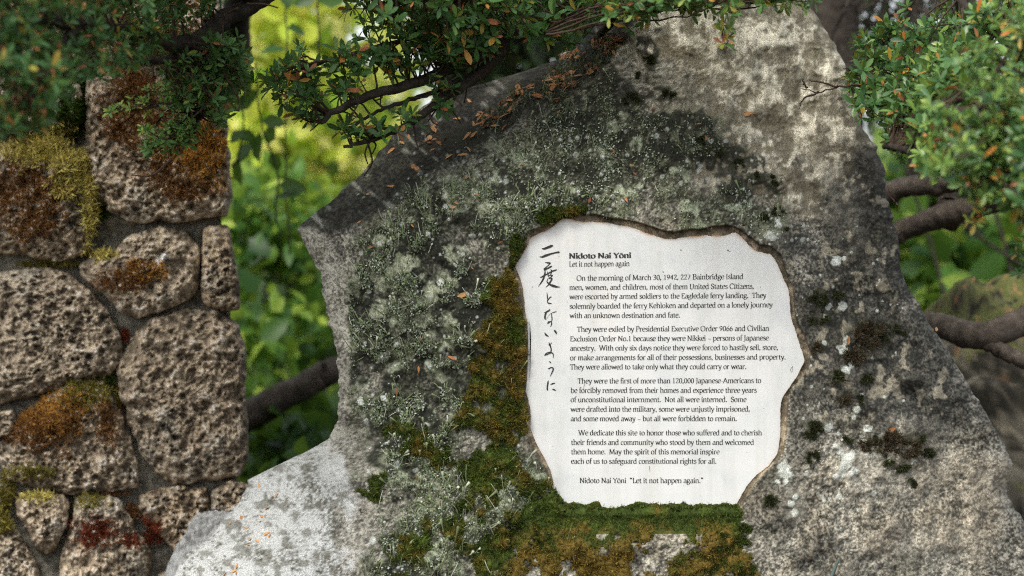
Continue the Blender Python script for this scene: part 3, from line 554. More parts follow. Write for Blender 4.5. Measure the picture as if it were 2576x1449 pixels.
GL = {  # serif letter skeletons: L line, C curve, S serif, D dot; x-height 66, capitals 96
'a':(52,"C 10,54 24,66 38,60 41,46 41,14|C 41,38 22,36 9,26 10,8 24,0 41,16|C 41,14 43,2 52,3"),'b':(58,"L 13,102 13,2|C 13,50 26,66 44,62 53,34 43,4 26,0 13,8|S 8,100,14"),
'c':(48,"C 44,54 32,66 14,58 7,32 15,6 30,0 45,10"),'d':(59,"L 45,102 45,2|C 45,56 30,67 14,60 6,32 14,4 28,0 45,14|S 38,100,14|S 50,2,14"),
'e':(50,"C 8,36 26,37 45,40 42,60 28,67 13,58 7,32 14,7 29,0 46,11"),'f':(33,"C 38,98 28,104 17,94 16,70 16,2|L 3,63 33,63|S 16,2,24"),
'g':(54,"C 26,66 11,60 10,42 18,28 32,28 42,38 42,54 34,65 24,66|C 18,28 8,18 16,8 38,6 48,-8 40,-26 20,-30 6,-20 8,-6 18,6|L 38,62 53,65"),
'h':(61,"L 13,102 13,2|C 13,48 26,64 38,66 47,56 48,40 48,2|S 8,100,14|S 13,2,24|S 48,2,24"),'i':(28,"L 14,64 14,2|S 9,63,14|S 14,2,24|D 14,90"),
'j':(27,"C 15,64 15,10 14,-16 4,-30 -4,-28|S 10,63,14|D 14,90"),'k':(56,"L 13,102 13,2|L 46,63 15,32|L 24,40 50,2|S 8,100,14|S 13,2,24|S 44,64,20|S 50,2,18"),
'l':(28,"L 14,102 14,2|S 9,100,14|S 14,2,24"),'m':(91,"L 13,64 13,2|C 13,48 24,63 35,66 44,56 45,40 45,2|C 45,48 56,63 67,66 76,56 78,40 78,2|S 8,63,14|S 13,2,22|S 45,2,22|S 78,2,22"),
'n':(61,"L 13,64 13,2|C 13,48 26,63 38,66 47,56 48,40 48,2|S 8,63,14|S 13,2,24|S 48,2,24"),'o':(56,"C 28,66 12,58 7,33 13,8 28,0 43,8 49,33 43,58 28,66"),
'p':(58,"L 13,64 13,-30|C 13,52 28,67 44,60 52,34 44,6 30,0 13,10|S 8,63,14|S 13,-30,24"),'r':(42,"L 13,64 13,2|C 13,46 22,62 32,66 41,61|S 8,63,14|S 13,2,24"),
's':(42,"C 36,56 24,67 10,58 11,43 24,35 36,25 34,7 20,0 6,9"),'t':(36,"C 16,82 16,40 16,14 22,1 36,6|L 3,63 33,63"),'u':(60,"C 12,64 12,24 16,6 26,0 38,6 46,18|L 47,64 47,2|S 7,63,14|S 42,63,12|S 52,2,12"),
'v':(53,"L 7,64 27,2|L 27,2 47,64|S 8,64,20|S 47,64,16"),'w':(79,"L 7,64 24,2|L 24,2 40,62|L 40,62 57,2|L 57,2 73,64|S 8,64,20|S 73,64,16"),'x':(52,"L 8,64 45,2|L 44,64 7,2|S 8,64,18|S 44,64,16|S 8,2,16|S 45,2,18"),
'y':(53,"L 7,64 28,4|C 48,64 34,18 24,-18 12,-32 3,-27|S 8,64,20|S 47,64,16"),'z':(48,"L 7,63 42,63|L 42,62 7,2|L 7,2 43,2|L 43,2 45,13"),
'A':(76,"L 38,96 69,2|L 37,94 8,2|L 18,34 58,34|S 8,2,22|S 69,2,22"),'B':(66,"L 16,95 16,2|C 16,94 44,96 54,80 48,54 16,51|C 34,51 56,48 60,24 46,3 16,2|S 12,95,20|S 12,2,20"),
'C':(72,"C 65,80 48,98 20,88 8,48 20,8 48,-1 67,16|L 65,78 66,92"),'E':(60,"L 16,95 16,2|L 8,94 52,94|L 52,94 53,80|L 16,50 44,50|L 8,2 54,2|L 54,2 57,17"),
'I':(32,"L 16,95 16,2|S 16,95,24|S 16,2,24"),'J':(32,"C 18,95 18,20 16,-6 6,-18 -2,-15|S 18,95,24"),'K':(70,"L 16,95 16,2|L 58,94 18,48|L 28,56 64,2|S 16,95,24|S 16,2,24|S 58,95,22|S 64,2,20"),
'L':(57,"L 16,95 16,2|L 6,2 52,2|L 52,2 55,18|S 16,95,24"),'M':(92,"L 16,94 12,2|L 17,94 46,6|L 46,6 75,94|L 76,94 80,2|S 12,95,18|S 80,95,18|S 12,2,22|S 80,2,24"),
'N':(80,"L 15,95 15,2|L 14,95 65,2|L 65,2 65,95|S 12,95,18|S 15,2,22|S 65,95,22"),'O':(82,"C 41,97 16,84 8,48 16,12 41,-1 66,12 74,48 66,84 41,97"),
'P':(60,"L 16,95 16,2|C 16,94 44,96 54,74 46,48 16,46|S 12,95,20|S 16,2,26"),'S':(54,"C 46,80 32,98 12,86 12,66 28,52 46,38 44,12 26,-1 8,14|L 8,12 7,24|L 46,78 46,90"),
'T':(64,"L 32,94 32,2|L 5,94 59,94|L 5,94 4,80|L 59,94 60,80|S 32,2,26"),'U':(76,"C 16,95 16,40 20,10 38,-1 56,10 61,40 61,95|S 15,95,24|S 61,95,20"),
'W':(108,"L 8,95 32,2|L 32,2 54,92|L 54,92 78,2|L 78,2 100,95|S 10,95,24|S 54,95,20|S 100,95,18"),'Y':(66,"L 7,95 33,46|L 33,46 60,95|L 33,48 33,2|S 8,95,22|S 59,95,18|S 33,2,26"),
'0':(54,"C 27,92 13,80 8,46 13,12 27,0 41,12 46,46 41,80 27,92"),'1':(54,"L 28,92 28,2|L 28,90 15,82|S 28,2,28"),'2':(54,"C 9,74 16,90 30,92 42,82 40,62 26,36 8,4|L 8,4 45,4|L 45,4 47,14"),
'3':(54,"C 10,80 22,92 38,86 40,66 22,50 42,42 44,18 28,1 8,6"),'4':(54,"L 37,92 37,2|L 37,90 6,30|L 6,29 49,29"),'6':(54,"C 42,90 20,70 10,40 12,12 27,0 43,10 45,34 34,54 18,50 10,34"),
'7':(54,"L 8,88 46,88|L 46,88 20,2"),'9':(54,"C 12,2 34,22 44,52 42,80 27,92 11,82 9,58 20,38 36,42 44,58"),
',':(26,"D 12,7|L 14,6 8,-15"),'.':(26,"D 13,7"),'-':(34,"L 6,32 28,32"),'–':(58,"L 5,30 53,30"),'“':(44,"D 12,82|L 10,82 16,100|D 30,82|L 28,82 34,100"),'”':(44,"D 14,94|L 16,94 10,76|D 32,94|L 34,94 28,76"),' ':(27,"")}
GL['ō'] = (56, GL['o'][1] + "|L 12,85 44,85")

def ribbon(P, wd):
    P = np.asarray(P, float); T = np.gradient(P, axis=0); T /= np.linalg.norm(T, axis=1)[:, None] + 1e-9
    N = np.stack([-T[:, 1], T[:, 0]], 1) * (np.asarray(wd) * .5)[:, None]
    V = np.empty((2 * len(P), 2)); V[0::2] = P + N; V[1::2] = P - N
    i = np.arange(len(P) - 1) * 2; return V, np.stack([i, i + 1, i + 3, i + 2], 1)

def glyph(ch, T):
    out = []
    for s in GL[ch][1].split("|"):
        if not s: continue
        k, *pt = s.split()
        if k == 'S':
            x, y, wd = map(float, pt[0].split(",")); out.append(ribbon([(x - wd / 2, y), (x + wd / 2, y)], [T * .42] * 2)); continue
        if k == 'D':
            x, y = map(float, pt[0].split(",")); a = np.linspace(0, 2 * math.pi, 9)[:-1]; r = T * .62 + 1.2
            out.append((np.stack([x + r * np.cos(a), y + r * np.sin(a)], 1), np.array([[0, 1, 2, 3], [0, 3, 4, 7], [4, 5, 6, 7]]))); continue
        P = np.array([tuple(map(float, p.split(","))) for p in pt])
        P = smoothpath(P, 5 * len(P)) if k == 'C' else np.stack([np.interp([0, .5, 1], [0, 1], P[:, j]) for j in (0, 1)], 1)
        d = np.gradient(P, axis=0); th = np.arctan2(d[:, 1], d[:, 0]); out.append(ribbon(P, T * np.clip(np.abs(np.sin(th - R(28))), .42, 1)))
    return out

def line(mb, text, x0, y0, x1, y1, T, cap):
    adv = [GL[c][0] for c in text]; tot = sum(adv) - 10; sx = (x1 - x0) / tot; sy = cap / 96.0; cx = -5.0
    for c, a in zip(text, adv):
        for V, Fq in glyph(c, T):
            X = (V[:, 0] + cx) * sx; base = y0 + (y1 - y0) * X / (x1 - x0)
            mb.add(at(x0 + X, base - V[:, 1] * sy, D0 - .0005 - rng.random() * .00005), Fq)
        cx += a
def block(name, lines, T=13.5, cap=12.6):
    mb = MB()
    for l in lines: line(mb, *l, T, cap)
    return at0(mb.build(name, M_ink, None, False), plaque)
block("heading", [("Nidoto Nai Yōni", 1432, 650.2, 1587, 648.2)], 20.5, 12.8)
block("subtitle", [("Let it not happen again", 1432, 670.5, 1583, 668.8)])
block("paragraph", [("On the morning of March 30, 1942, 227 Bainbridge Island", 1450.7, 705.7, 1869, 701.3), ("men, women, and children, most of them United States Citizens,", 1432.7, 729, 1896, 725.7), ("were escorted by armed soldiers to the Eagledale ferry landing.  They", 1433, 752.3, 1926.7, 748.7), ("solemnly boarded the ferry Kehloken and departed on a lonely journey", 1433.3, 776.3, 1942.7, 772.3), ("with an unknown destination and fate.", 1433.5, 799.7, 1710, 798.3)])
block("paragraph", [("They were exiled by Presidential Executive Order 9066 and Civilian", 1452, 834.3, 1934, 831.7), ("Exclusion Order No.1 because they were Nikkei – persons of Japanese", 1434.4, 858.3, 1933, 855.7), ("ancestry.  With only six days notice they were forced to hastily sell, store,", 1434.4, 881.7, 1956.7, 879.7), ("or make arrangements for all of their possessions, businesses and property.", 1434.4, 905.7, 1976, 903.7), ("They were allowed to take only what they could carry or wear.", 1434.7, 929, 1877, 927.7)])
block("paragraph", [("They were the first of more than 120,000 Japanese-Americans to", 1453.7, 964.3, 1914, 963), ("be forcibly removed from their homes and experience three years", 1436, 988, 1902.7, 987.3), ("of unconstitutional internment.  Not all were interned.  Some", 1436, 1011.3, 1877, 1010.7), ("were drafted into the military, some were unjustly imprisoned,", 1436, 1035.3, 1886, 1034.7), ("and some moved away – but all were forbidden to remain.", 1436, 1059, 1853, 1058.7)])
block("paragraph", [("We dedicate this site to honor those who suffered and to cherish", 1455.4, 1094.7, 1916, 1094.5), ("their friends and community who stood by them and welcomed", 1437, 1118.7, 1896, 1118.5), ("them home.  May the spirit of this memorial inspire", 1437, 1142.3, 1809, 1142.3), ("each of us to safeguard constitutional rights for all.", 1437, 1166, 1801.7, 1166)])
block("closing_line", [("Nidoto Nai Yōni  “Let it not happen again.”", 1458.7, 1214.7, 1768.7, 1214.7)])
# brush characters: each stroke is a chain of (x, y, width) traced on the plaque's plane, in 1/6.75 picture units
BR = [
 [(325,230,6),(360,240,28),(430,215,38),(490,190,36),(518,188,14)], [(285,372,4),(330,378,26),(400,352,36),(480,325,26),(560,305,24),(610,298,28),(628,300,10)], None,
 [(375,466,4),(420,478,20),(465,482,22),(440,515,14),(400,550,14),(360,580,16)], [(355,590,10),(380,590,34),(420,572,26),(480,542,24),(500,535,8)], [(375,600,14),(380,640,22),(370,690,28),(345,760,26),(310,820,20),(260,885,3)],
 [(290,715,4),(315,722,16),(370,690,22),(430,660,20),(500,620,22),(550,605,22),(583,592,8)], [(420,625,10),(430,660,18),(440,720,12)], [(475,585,8),(490,620,24),(480,660,14),(470,690,10)],
 [(420,700,8),(460,690,14),(505,690,16),(480,720,16),(440,740,14)], [(440,745,10),(480,740,18),(497,752,24),(470,800,24),(440,850,18),(390,893,6)], [(405,795,8),(430,820,24),(470,850,30),(520,870,40),(580,885,26),(640,888,3)], [(432,740,10),(410,795,10)], None,
 [(412,975,4),(418,1030,16),(422,1085,14),(428,1110,10)], [(490,1055,10),(465,1065,18),(440,1095,16),(420,1130,16),(435,1160,20),(465,1168,16),(492,1170,10)], None,
 [(365,1325,6),(400,1315,20),(450,1285,24),(462,1265,14)], [(420,1290,10),(400,1320,24),(385,1360,28),(378,1410,26),(388,1435,16),(405,1428,5),(430,1390,4),(470,1345,5),(500,1326,8)], [(500,1326,8),(540,1315,14),(578,1303,6)],
 [(492,1330,12),(493,1380,14),(500,1430,18),(490,1467,12),(470,1477,16),(440,1489,30),(424,1514,10)], [(470,1474,8),(490,1489,16),(490,1524,18),(470,1569,4)], None,
 [(375,1659,6),(385,1684,22),(405,1709,28),(443,1729,6)], [(527,1619,6),(550,1639,28),(570,1669,26),(570,1689,8)], None,
 [(445,1829,8),(455,1854,16),(470,1859,10),(492,1834,14)], [(440,1869,10),(462,1874,24),(478,1919,20),(485,1959,20),(480,1999,18)], [(480,1994,14),(440,1999,16),(400,2019,18),(370,2054,14)], [(370,2054,10),(420,2034,14),(465,2011,16),(500,2009,18),(520,2039,18),(515,2099,3)], None,
 [(447,2152,4),(465,2164,20),(482,2181,10)], [(430,2274,6),(450,2274,18),(480,2257,14),(510,2264,22),(518,2294,22),(495,2349,16),(462,2414,3)], None,
 [(435,2474,6),(430,2509,22),(420,2579,24),(420,2629,24),(425,2649,10)], [(465,2552,4),(505,2531,22),(550,2521,12)], [(498,2624,4),(530,2631,24),(563,2649,8)], None]
cal = None; mb = MB()
calroot = empty("calligraphy"); at0(calroot, plaque)
for st in BR:
    if st is None:
        ch = mb.build("character", M_ink, None, False); ch.parent = calroot; mb = MB(); continue
    Q = smoothpath(np.array(st, float), 6 * len(st)); V, Fq = ribbon(Q[:, :2], np.maximum(Q[:, 2], 1.5) * 1.06)
    mb.add(at(1314.8 + V[:, 0] * .14808, 590.3 + V[:, 1] * .14808, D0 - .0005 - rng.random() * .00005), Fq)
# scratches, specks and a drill ring on the enamel
mb = MB(); r4 = np.random.default_rng(44)
for (x, y, r_) in [(1713,629,1.8),(1831,630,2.4),(1836,632,1.6),(1668,684,2.0),(1340,722,1.3),(1391,578,1.3),(1384,662,1.0)] + [(r4.uniform(1380, 1930), r4.uniform(620, 1250), r4.uniform(.5, 1.0)) for _ in range(45)]:
    if sdist(np.array([x]), np.array([y]), PLQ)[0] < 12: continue
    a = np.linspace(0, 2 * math.pi, 9)[:-1]; rr_ = r_ * r4.uniform(.6, 1.2, 8)
    mb.add(at(x + rr_ * np.cos(a), y + rr_ * np.sin(a), D0 - .0003), np.array([[0, 1, 2, 3], [0, 3, 4, 7], [4, 5, 6, 7]]))
def mark(P, wd):
    Q = smoothpath(np.array(P, float), 24); V, Fq = ribbon(Q, np.full(len(Q), wd)); mb.add(at(V[:, 0], V[:, 1], D0 - .0003), Fq)
mark([(1633,1172),(1634,1178),(1635,1186)], 1.0); mark([(1470,966),(1469,972),(1468,978)], 1.2); mark([(1988,930),(1992,936),(1994,922),(1988,930)], .8); mark([(1496,1271),(1496,1266),(1502,1264),(1508,1267),(1509,1273)], .9)
M_mark = plain_mat("grime", [(0.3, (.10, .085, .07)), (0.8, (.22, .2, .18))], 200, .9, .2, 0)
o = mb.build("specks", M_mark, None, False); o["kind"] = "stuff"; at0(o, plaque)

# ------------------------------------------------------------------ stone wall at the left
WY = 3.06
wall = empty("stone_wall", tuple(at(200, 3000, WY + .2)))
tag(wall, "rough brown lava stone wall with mortar joints and moss at the left", "wall", kind="thing")
STN = {  # outline, warm tint, lightness, bulge
 'a': ([(-60,185),(60,190),(120,198),(200,212),(204,255),(190,322),(110,332),(-60,335)], .3, 1.35),
 'b': ([(-60,375),(40,365),(100,345),(150,345),(205,380),(232,465),(240,560),(228,610),(195,648),(140,655),(40,636),(-60,625)], .6, 1.05),
 'c': ([(217,192),(320,172),(440,165),(562,180),(571,360),(579,500),(570,541),(480,553),(340,555),(275,538),(240,500),(215,455)], .5, 1.15),
 'd': ([(198,665),(225,645),(290,630),(330,590),(400,574),(470,585),(497,620),(502,680),(490,742),(430,775),(350,797),(318,790),(280,760),(240,722),(203,695)], .35, 1.1),
 'e': ([(512,573),(575,570),(586,640),(600,720),(602,775),(570,779),(530,770),(508,754),(511,660)], .8, .95),
 'f': ([(-60,690),(60,674),(150,680),(210,720),(270,780),(300,850),(307,910),(280,940),(200,960),(110,985),(30,1010),(-60,1035)], .35, 1.0),
 'g': ([(-60,1052),(30,1032),(40,1058),(20,1092),(-60,1112)], .3, 1.1),
 'h': ([(330,850),(380,805),(450,784),(540,784),(598,818),(613,880),(611,1000),(621,1080),(622,1150),(600,1196),(520,1212),(440,1212),(392,1196),(342,1112),(318,1040),(300,970),(298,900)], .5, .9),
 'i': ([(0,1112),(60,1052),(150,975),(200,957),(260,961),(287,1010),(312,1070),(346,1168),(346,1226),(230,1240),(100,1231),(20,1206),(-6,1150)], .5, .9),
 'j': ([(40,1260),(62,1243),(160,1243),(173,1270),(165,1320),(140,1376),(120,1393),(95,1380),(68,1330),(44,1290)], .5, 1.05),
 'k': ([(190,1256),(220,1242),(280,1245),(310,1270),(340,1330),(381,1390),(380,1430),(350,1510),(150,1510),(148,1430),(165,1370),(180,1320)], .45, 1.1),
 'l': ([(355,1245),(420,1228),(517,1228),(526,1262),(524,1330),(500,1400),(470,1422),(430,1372),(380,1318),(350,1280)], .85, .95),
 'm': ([(534,1236),(580,1213),(622,1220),(660,1262),(640,1310),(560,1325),(534,1290)], .6, .95),
 'n': ([(-60,1262),(0,1290),(50,1350),(90,1420),(112,1510),(-60,1510)], .3, 1.05),
 'o': ([(250,-70),(540,-80),(556,0),(560,150),(440,140),(260,155)], .35, 1.4), 'p': ([(-60,-80),(232,-80),(232,165),(-60,168)], .3, 1.25),
 'q': ([(400,1440),(480,1440),(620,1345),(660,1480),(640,1620),(420,1600),(392,1500)], .6, 1.0), 'r': ([(-60,1540),(380,1535),(390,1800),(-60,1820)], .5, 1.0), 's': ([(400,1640),(660,1650),(670,1900),(410,1880)], .5, 1.0)}
for k in range(3): STN['t%d' % k] = ([(-430 + 5 * k, -60 + 500 * k), (-85, -70 + 500 * k), (-80, 400 + 500 * k), (-420, 410 + 500 * k)], .5, 1.0)
MOSS = {  # patches on each stone: x, y, rx, ry, colour, blade length
 'a': [(188,290,40,45,'green',.012),(170,325,70,14,'yellow',.012)], 'b': [(110,372,90,36,'yellow',.016),(180,430,46,60,'yellow',.014),(225,530,18,90,'yellow',.014),(60,480,90,60,'rust',.008),(70,560,90,35,'rust',.007)],
 'c': [(340,215,60,40,'rust',.010),(350,300,90,60,'rust',.008),(480,350,70,45,'orange',.012),(420,420,60,60,'rust',.007),(520,400,45,70,'orange',.008),(480,480,50,20,'rust',.008)], 'd': [(320,695,75,30,'rust',.008),(370,680,50,22,'orange',.008),(250,640,40,14,'yellow',.010)],
 'i': [(90,1080,90,50,'rust',.010),(220,985,60,30,'olive',.010),(140,1040,80,50,'orange',.009),(270,1060,24,50,'rust',.008),(90,1185,60,16,'olive',.008)],
 'j': [(90,1250,50,10,'yellow',.010)], 'k': [(240,1335,44,34,'red',.010),(225,1262,40,16,'olive',.008),(330,1360,26,20,'red',.008)], 'l': [(375,1330,26,22,'red',.008)], 'n': [(-5,1285,40,50,'olive',.012)], 'o': [(420,90,80,40,'rust',.008)]}
MCOL = {'green': (.05, .085, .012), 'yellow': (.52, .44, .13), 'rust': (.21, .10, .035), 'orange': (.42, .21, .045), 'olive': (.20, .17, .035), 'red': (.16, .038, .018)}
def star(poly, nth):
    poly = np.asarray(poly, float); c = poly.mean(0); e = np.roll(poly, -1, 0); out = []
    for t in np.linspace(0, 2 * math.pi, nth, endpoint=False):
        d = np.array([math.cos(t), math.sin(t)]); best = 5
        for a, b in zip(poly, e):
            s = b - a; den = d[0] * s[1] - d[1] * s[0]
            if abs(den) < 1e-9: continue
            wv = a - c; rr = (wv[0] * s[1] - wv[1] * s[0]) / den; vv = (wv[0] * d[1] - wv[1] * d[0]) / den
            if rr > 0 and -1e-6 <= vv <= 1 + 1e-6: best = max(best, rr)
        out.append(best)
    return c, np.array(out)
def wall_stone(key, poly, warm, light, seed):
    r = np.random.default_rng(seed); off = at(0, 0, 1)[0] * 0
    size = math.sqrt(np.ptp(np.array(poly)[:, 0]) * np.ptp(np.array(poly)[:, 1])); NT = int(np.clip(size * 1.1, 90, 300)); NR = int(np.clip(size * .30, 24, 90))
    c, rad = star(poly, NT); rad = rad + 5
    for _ in range(2): rad = (np.roll(rad, 1) + 2 * rad + np.roll(rad, -1)) / 4
    th = np.linspace(0, 2 * math.pi, NT, endpoint=False)
    rad = rad + fbm(np.stack([np.cos(th) * 5 + seed, np.sin(th) * 5, 0 * th], 1), 3, seed) * size * .012
    rho = np.linspace(0, 1, NR) ** .85
    X = c[0] + np.cos(th)[None] * rad[None] * rho[:, None]; Yp = c[1] + np.sin(th)[None] * rad[None] * rho[:, None]
    bul = .050 * (1 - rho ** 5) ** .5
    px, py = X.ravel(), Yp.ravel(); rr = np.repeat(rho, NT); q3 = lambda s, o: np.stack([px / s, py / s, np.full(len(px), seed * 3.7 + o)], 1)
    pk = {'f': 1.25, 'h': .82, 'b': 1.1, 'l': 1.15, 'i': 1.05, 'c': .95}.get(key, r.uniform(.8, 1.1))
    wd, wc = worley(q3(15.5 * pk, 0) * [.8, 1.2, 1], seed); wd2, wc2 = worley(q3(8.5 * pk, 4) * [.85, 1.2, 1], seed + 3)
    f1 = fbm(q3(70, 1), 4, seed); f2 = fbm(q3(20, 2), 4, seed + 1); f3 = fbm(q3(7, 3), 3, seed + 2)
    pit = sstep(.55, .25, wd + f3 * .16 + f2 * .08) * (wc > .38) + .6 * sstep(.5, .2, wd2) * (wc2 > .5)
    pit = np.clip(pit * {'a': .55, 'b': .6, 'c': .7, 'd': .5, 'h': .75, 'f': 1.1, 'l': 1.1, 'j': .7, 'k': .6, 'n': .6}.get(key, .9) * (.55 + .55 * sstep(-.5, .6, f1 + .4 * f2)), 0, 1.3) * sstep(1.0, .93, rr)
    dep = WY - np.repeat(bul, NT) - .010 * f1 * (1 - rr ** 4) - .0075 * f2 - .0030 * f3 + .0095 * pit
    dep += np.where(rr > .985, .03, 0)
    V = at(px, py, dep)
    tone_ = sstep(-.8, .9, f2 * .7 + f3 * .55 + .2 * f1)
    Cc = lerp((.165, .138, .104), (.50, .428, .325), tone_) * light
    Cc = lerp(Cc, Cc * np.array([1.04, .93, .80]), np.full(len(px), warm)); Cc = lerp(Cc, Cc * np.array([.82, .9, 1.0]), sstep(.1, .9, f1) * .8)
    Cc = lerp(Cc, (.045, .036, .030), np.clip(pit, 0, 1) * .62)
    Cc = lerp(Cc, (.50, .48, .45), sstep(.75, 1.05, f2 + .5 * f3) * .5)
    if key == 'd': Cc = lerp(Cc, (.85, .85, .83), sstep(.3, -.1, np.minimum(np.hypot((px - 412) / 9, (py - 645) / 7), np.hypot((px - 397) / 5, (py - 652) / 9)) - 1 + .3 * f3))
    if key == 'a': Cc = lerp(Cc, Cc * np.array([1.15, 1.2, 1.25]), np.ones(len(px)))
    ii = np.arange(NR * NT).reshape(NR, NT)
    qf = np.stack([ii[:-1], ii[1:], np.roll(ii[1:], -1, 1), np.roll(ii[:-1], -1, 1)], -1).reshape(-1, 4)
    o = mesh("stone", V, [qf], M_stone, attrs={"col": Cc}); at0(o, wall)
    if key in MOSS:
        G = V.reshape(NR, NT, 3); Nn = np.cross(np.gradient(G, axis=0), np.gradient(G, axis=1)); Nn /= np.linalg.norm(Nn, axis=2)[..., None] + 1e-12
        Nn = np.where(Nn[..., 1:2] > 0, -Nn, Nn).reshape(-1, 3); BVs, cs = [], []
        for (x, y, rx, ry, cn, bl) in MOSS[key]:
            m = sstep(-.25, .8, 1 - np.hypot((px - x) / rx, (py - y) / ry) + .45 * f2 + .3 * f3) * np.clip(rr, .02, 1)
            if m.sum() < 1e-3: continue
            nb = int(np.clip(rx * ry * .85, 260, 5000)); cidx = r.choice(len(px), nb, p=m / m.sum())
            p = V[cidx] + r.normal(0, .002, (nb, 3)) * [1, .3, 1] + Nn[cidx] * r.uniform(-.001, bl * .3, (nb, 1))
            d = Nn[cidx] * .7 + r.normal(0, .6, (nb, 3)) + [0, 0, .2]; d /= np.linalg.norm(d, axis=1)[:, None]
            s = np.cross(d, r.normal(0, 1, (nb, 3))); s /= np.linalg.norm(s, axis=1)[:, None]
            L = r.uniform(.4, 1.0, (nb, 1)) * bl; bw = r.uniform(.0006, .0013, (nb, 1)) * (1.4 if cn == 'yellow' else 1)
            BVs.append(np.stack([p - s * bw, p + s * bw, p + d * L], 1).reshape(-1, 3))
            cc = np.array(MCOL[cn]) * r.uniform(.35, 1.5, (nb, 1)) * np.where(r.random((nb, 1)) < .15, [[1.2, 1.3, 1.1]], [[1, 1, 1]]); cs.append(np.repeat(cc, 3, 0))
        for bv_, c_ in zip(BVs, cs): mesh("moss", bv_, [np.arange(len(bv_)).reshape(-1, 3)], M_blade, o, attrs={"col": c_})
for k, (key, (poly, wm, lt)) in enumerate(STN.items()): wall_stone(key, poly, wm, lt, 300 + k * 7)
# mortar bed with a wandering right end, standing on the ground
my = np.linspace(-420, 2700, 420); mxr = np.interp(my, [-420, 0, 200, 560, 780, 1200, 2700], [536, 548, 562, 568, 592, 612, 640]) - 12
mxr = mxr + fbm(np.stack([my / 40, 0 * my, 0 * my], 1), 3, 66) * 4
nx = 150; GX = -470 + (mxr[:, None] + 470) * np.linspace(0, 1, nx)[None]; GY = np.repeat(my[:, None], nx, 1)
gd = WY + .014 - .006 * fbm(np.stack([GX.ravel() / 45, GY.ravel() / 45, 0 * GX.ravel()], 1), 4, 67)
fr = at(GX.ravel(), GY.ravel(), gd); fr = fr.reshape(len(my), nx, 3); bk = np.stack([at(mxr - 90, my, WY + .45 + 0 * my), at(-470 + 0 * my, my, WY + .45 + 0 * my)], 1)
rg = np.concatenate([fr, bk], 1); wdt = nx + 2; ii = np.arange(len(my) * wdt).reshape(len(my), wdt)
qf = np.stack([ii[:-1], np.roll(ii[:-1], -1, 1), np.roll(ii[1:], -1, 1), ii[1:]], -1).reshape(-1, 4)[:, ::-1]
capn = [ii[0][::-1][None], ii[-1][None]]
at0(mesh("mortar", rg.reshape(-1, 3), [qf] + capn, M_mortar), wall)
# moss in the joints
mb = MB(); r = np.random.default_rng(90); BVs, cs = [], []
for (x, y, rx, ry, cn, bl, nb) in [(212,250,8,60,'green',.014,1200),(150,338,60,8,'green',.012,700),(238,480,7,70,'yellow',.014,700),(258,530,20,26,'green',.01,500),(215,600,10,40,'yellow',.014,500),(120,665,80,8,'olive',.01,600),(230,960,60,8,'green',.008,500),(260,940,30,20,'green',.008,500),(296,1020,8,60,'olive',.01,700),(300,1060,10,40,'red',.01,400),(240,1242,100,6,'rust',.008,500),(20,1225,20,40,'olive',.014,500),(0,1270,30,40,'olive',.014,600),(315,845,10,16,'red',.008,300),(190,1300,5,50,'green',.008,300),(330,1290,20,24,'rust',.01,300),(385,1350,26,20,'red',.012,400),(300,740,60,8,'green',.006,250)]:
    a = r.uniform(0, 6.3, nb); q_ = np.sqrt(r.random(nb)); p = at(x + rx * q_ * np.cos(a), y + ry * q_ * np.sin(a), WY - r.uniform(-.004, .016, nb))
    d = np.array([0, -.7, .3]) + r.normal(0, .6, (nb, 3)); d /= np.linalg.norm(d, axis=1)[:, None]; s = np.cross(d, r.normal(0, 1, (nb, 3))); s /= np.linalg.norm(s, axis=1)[:, None]
    L = r.uniform(.4, 1, (nb, 1)) * bl; bw = r.uniform(.0006, .0012, (nb, 1))
    BVs.append(np.stack([p - s * bw, p + s * bw, p + d * L], 1).reshape(-1, 3)); cs.append(np.repeat(np.array(MCOL[cn]) * r.uniform(.4, 1.4, (nb, 1)), 3, 0))
o = mesh("joint_moss", np.concatenate(BVs), [np.arange(sum(len(b) for b in BVs)).reshape(-1, 3)], M_blade, attrs={"col": np.concatenate(cs)}); o["kind"] = "stuff"; at0(o, wall)

# ------------------------------------------------------------------ other rocks
def rock(name, loc, size, seed, cfun, label, amp=1.0, nlat=130, nlon=220):
    th = np.linspace(.02, math.pi - .02, nlat); ph = np.linspace(0, 2 * math.pi, nlon, endpoint=False); T, Pp = np.meshgrid(th, ph, indexing='ij')
    d = np.stack([np.sin(T) * np.cos(Pp), np.sin(T) * np.sin(Pp), np.cos(T)], -1).reshape(-1, 3)
    rr = 1 + .16 * amp * fbm(d * 1.3 + seed, 3, seed) + .035 * amp * fbm(d * 6 + seed, 4, seed + 1) + .012 * fbm(d * 22, 3, seed + 2)
    V = np.sign(d) * np.abs(d) ** .8 * rr[:, None] * np.asarray(size); ii = np.arange(nlat * nlon).reshape(nlat, nlon)
    qf = np.stack([ii[:-1], ii[1:], np.roll(ii[1:], -1, 1), np.roll(ii[:-1], -1, 1)], -1).reshape(-1, 4)
    o = mesh(name, V, [qf, ii[0][None], ii[-1][::-1][None]], M_rock, attrs={"col": cfun(d, V)}); o.location = loc
    return tag(o, label, "rock"), V, d
def c_mossrock(d, V):
    f = fbm(V * 14, 5, 5, .65); g = fbm(V * 70, 4, 6, .65); c = lerp((.02, .019, .014), (.20, .18, .14), sstep(-.8, .9, f * .8 + .7 * g))
    c = lerp(c, (.10, .115, .02), sstep(.1, .6, d[:, 2] - .45 + f * .5 + .3 * g + .5 * d[:, 0]) * .8); return lerp(c, (.30, .16, .08), sstep(.85, 1.0, fbm(V * 110, 2, 8)) * sstep(.5, .8, d[:, 2]) * .8)
pz = at(2500, 1160, 3.35)
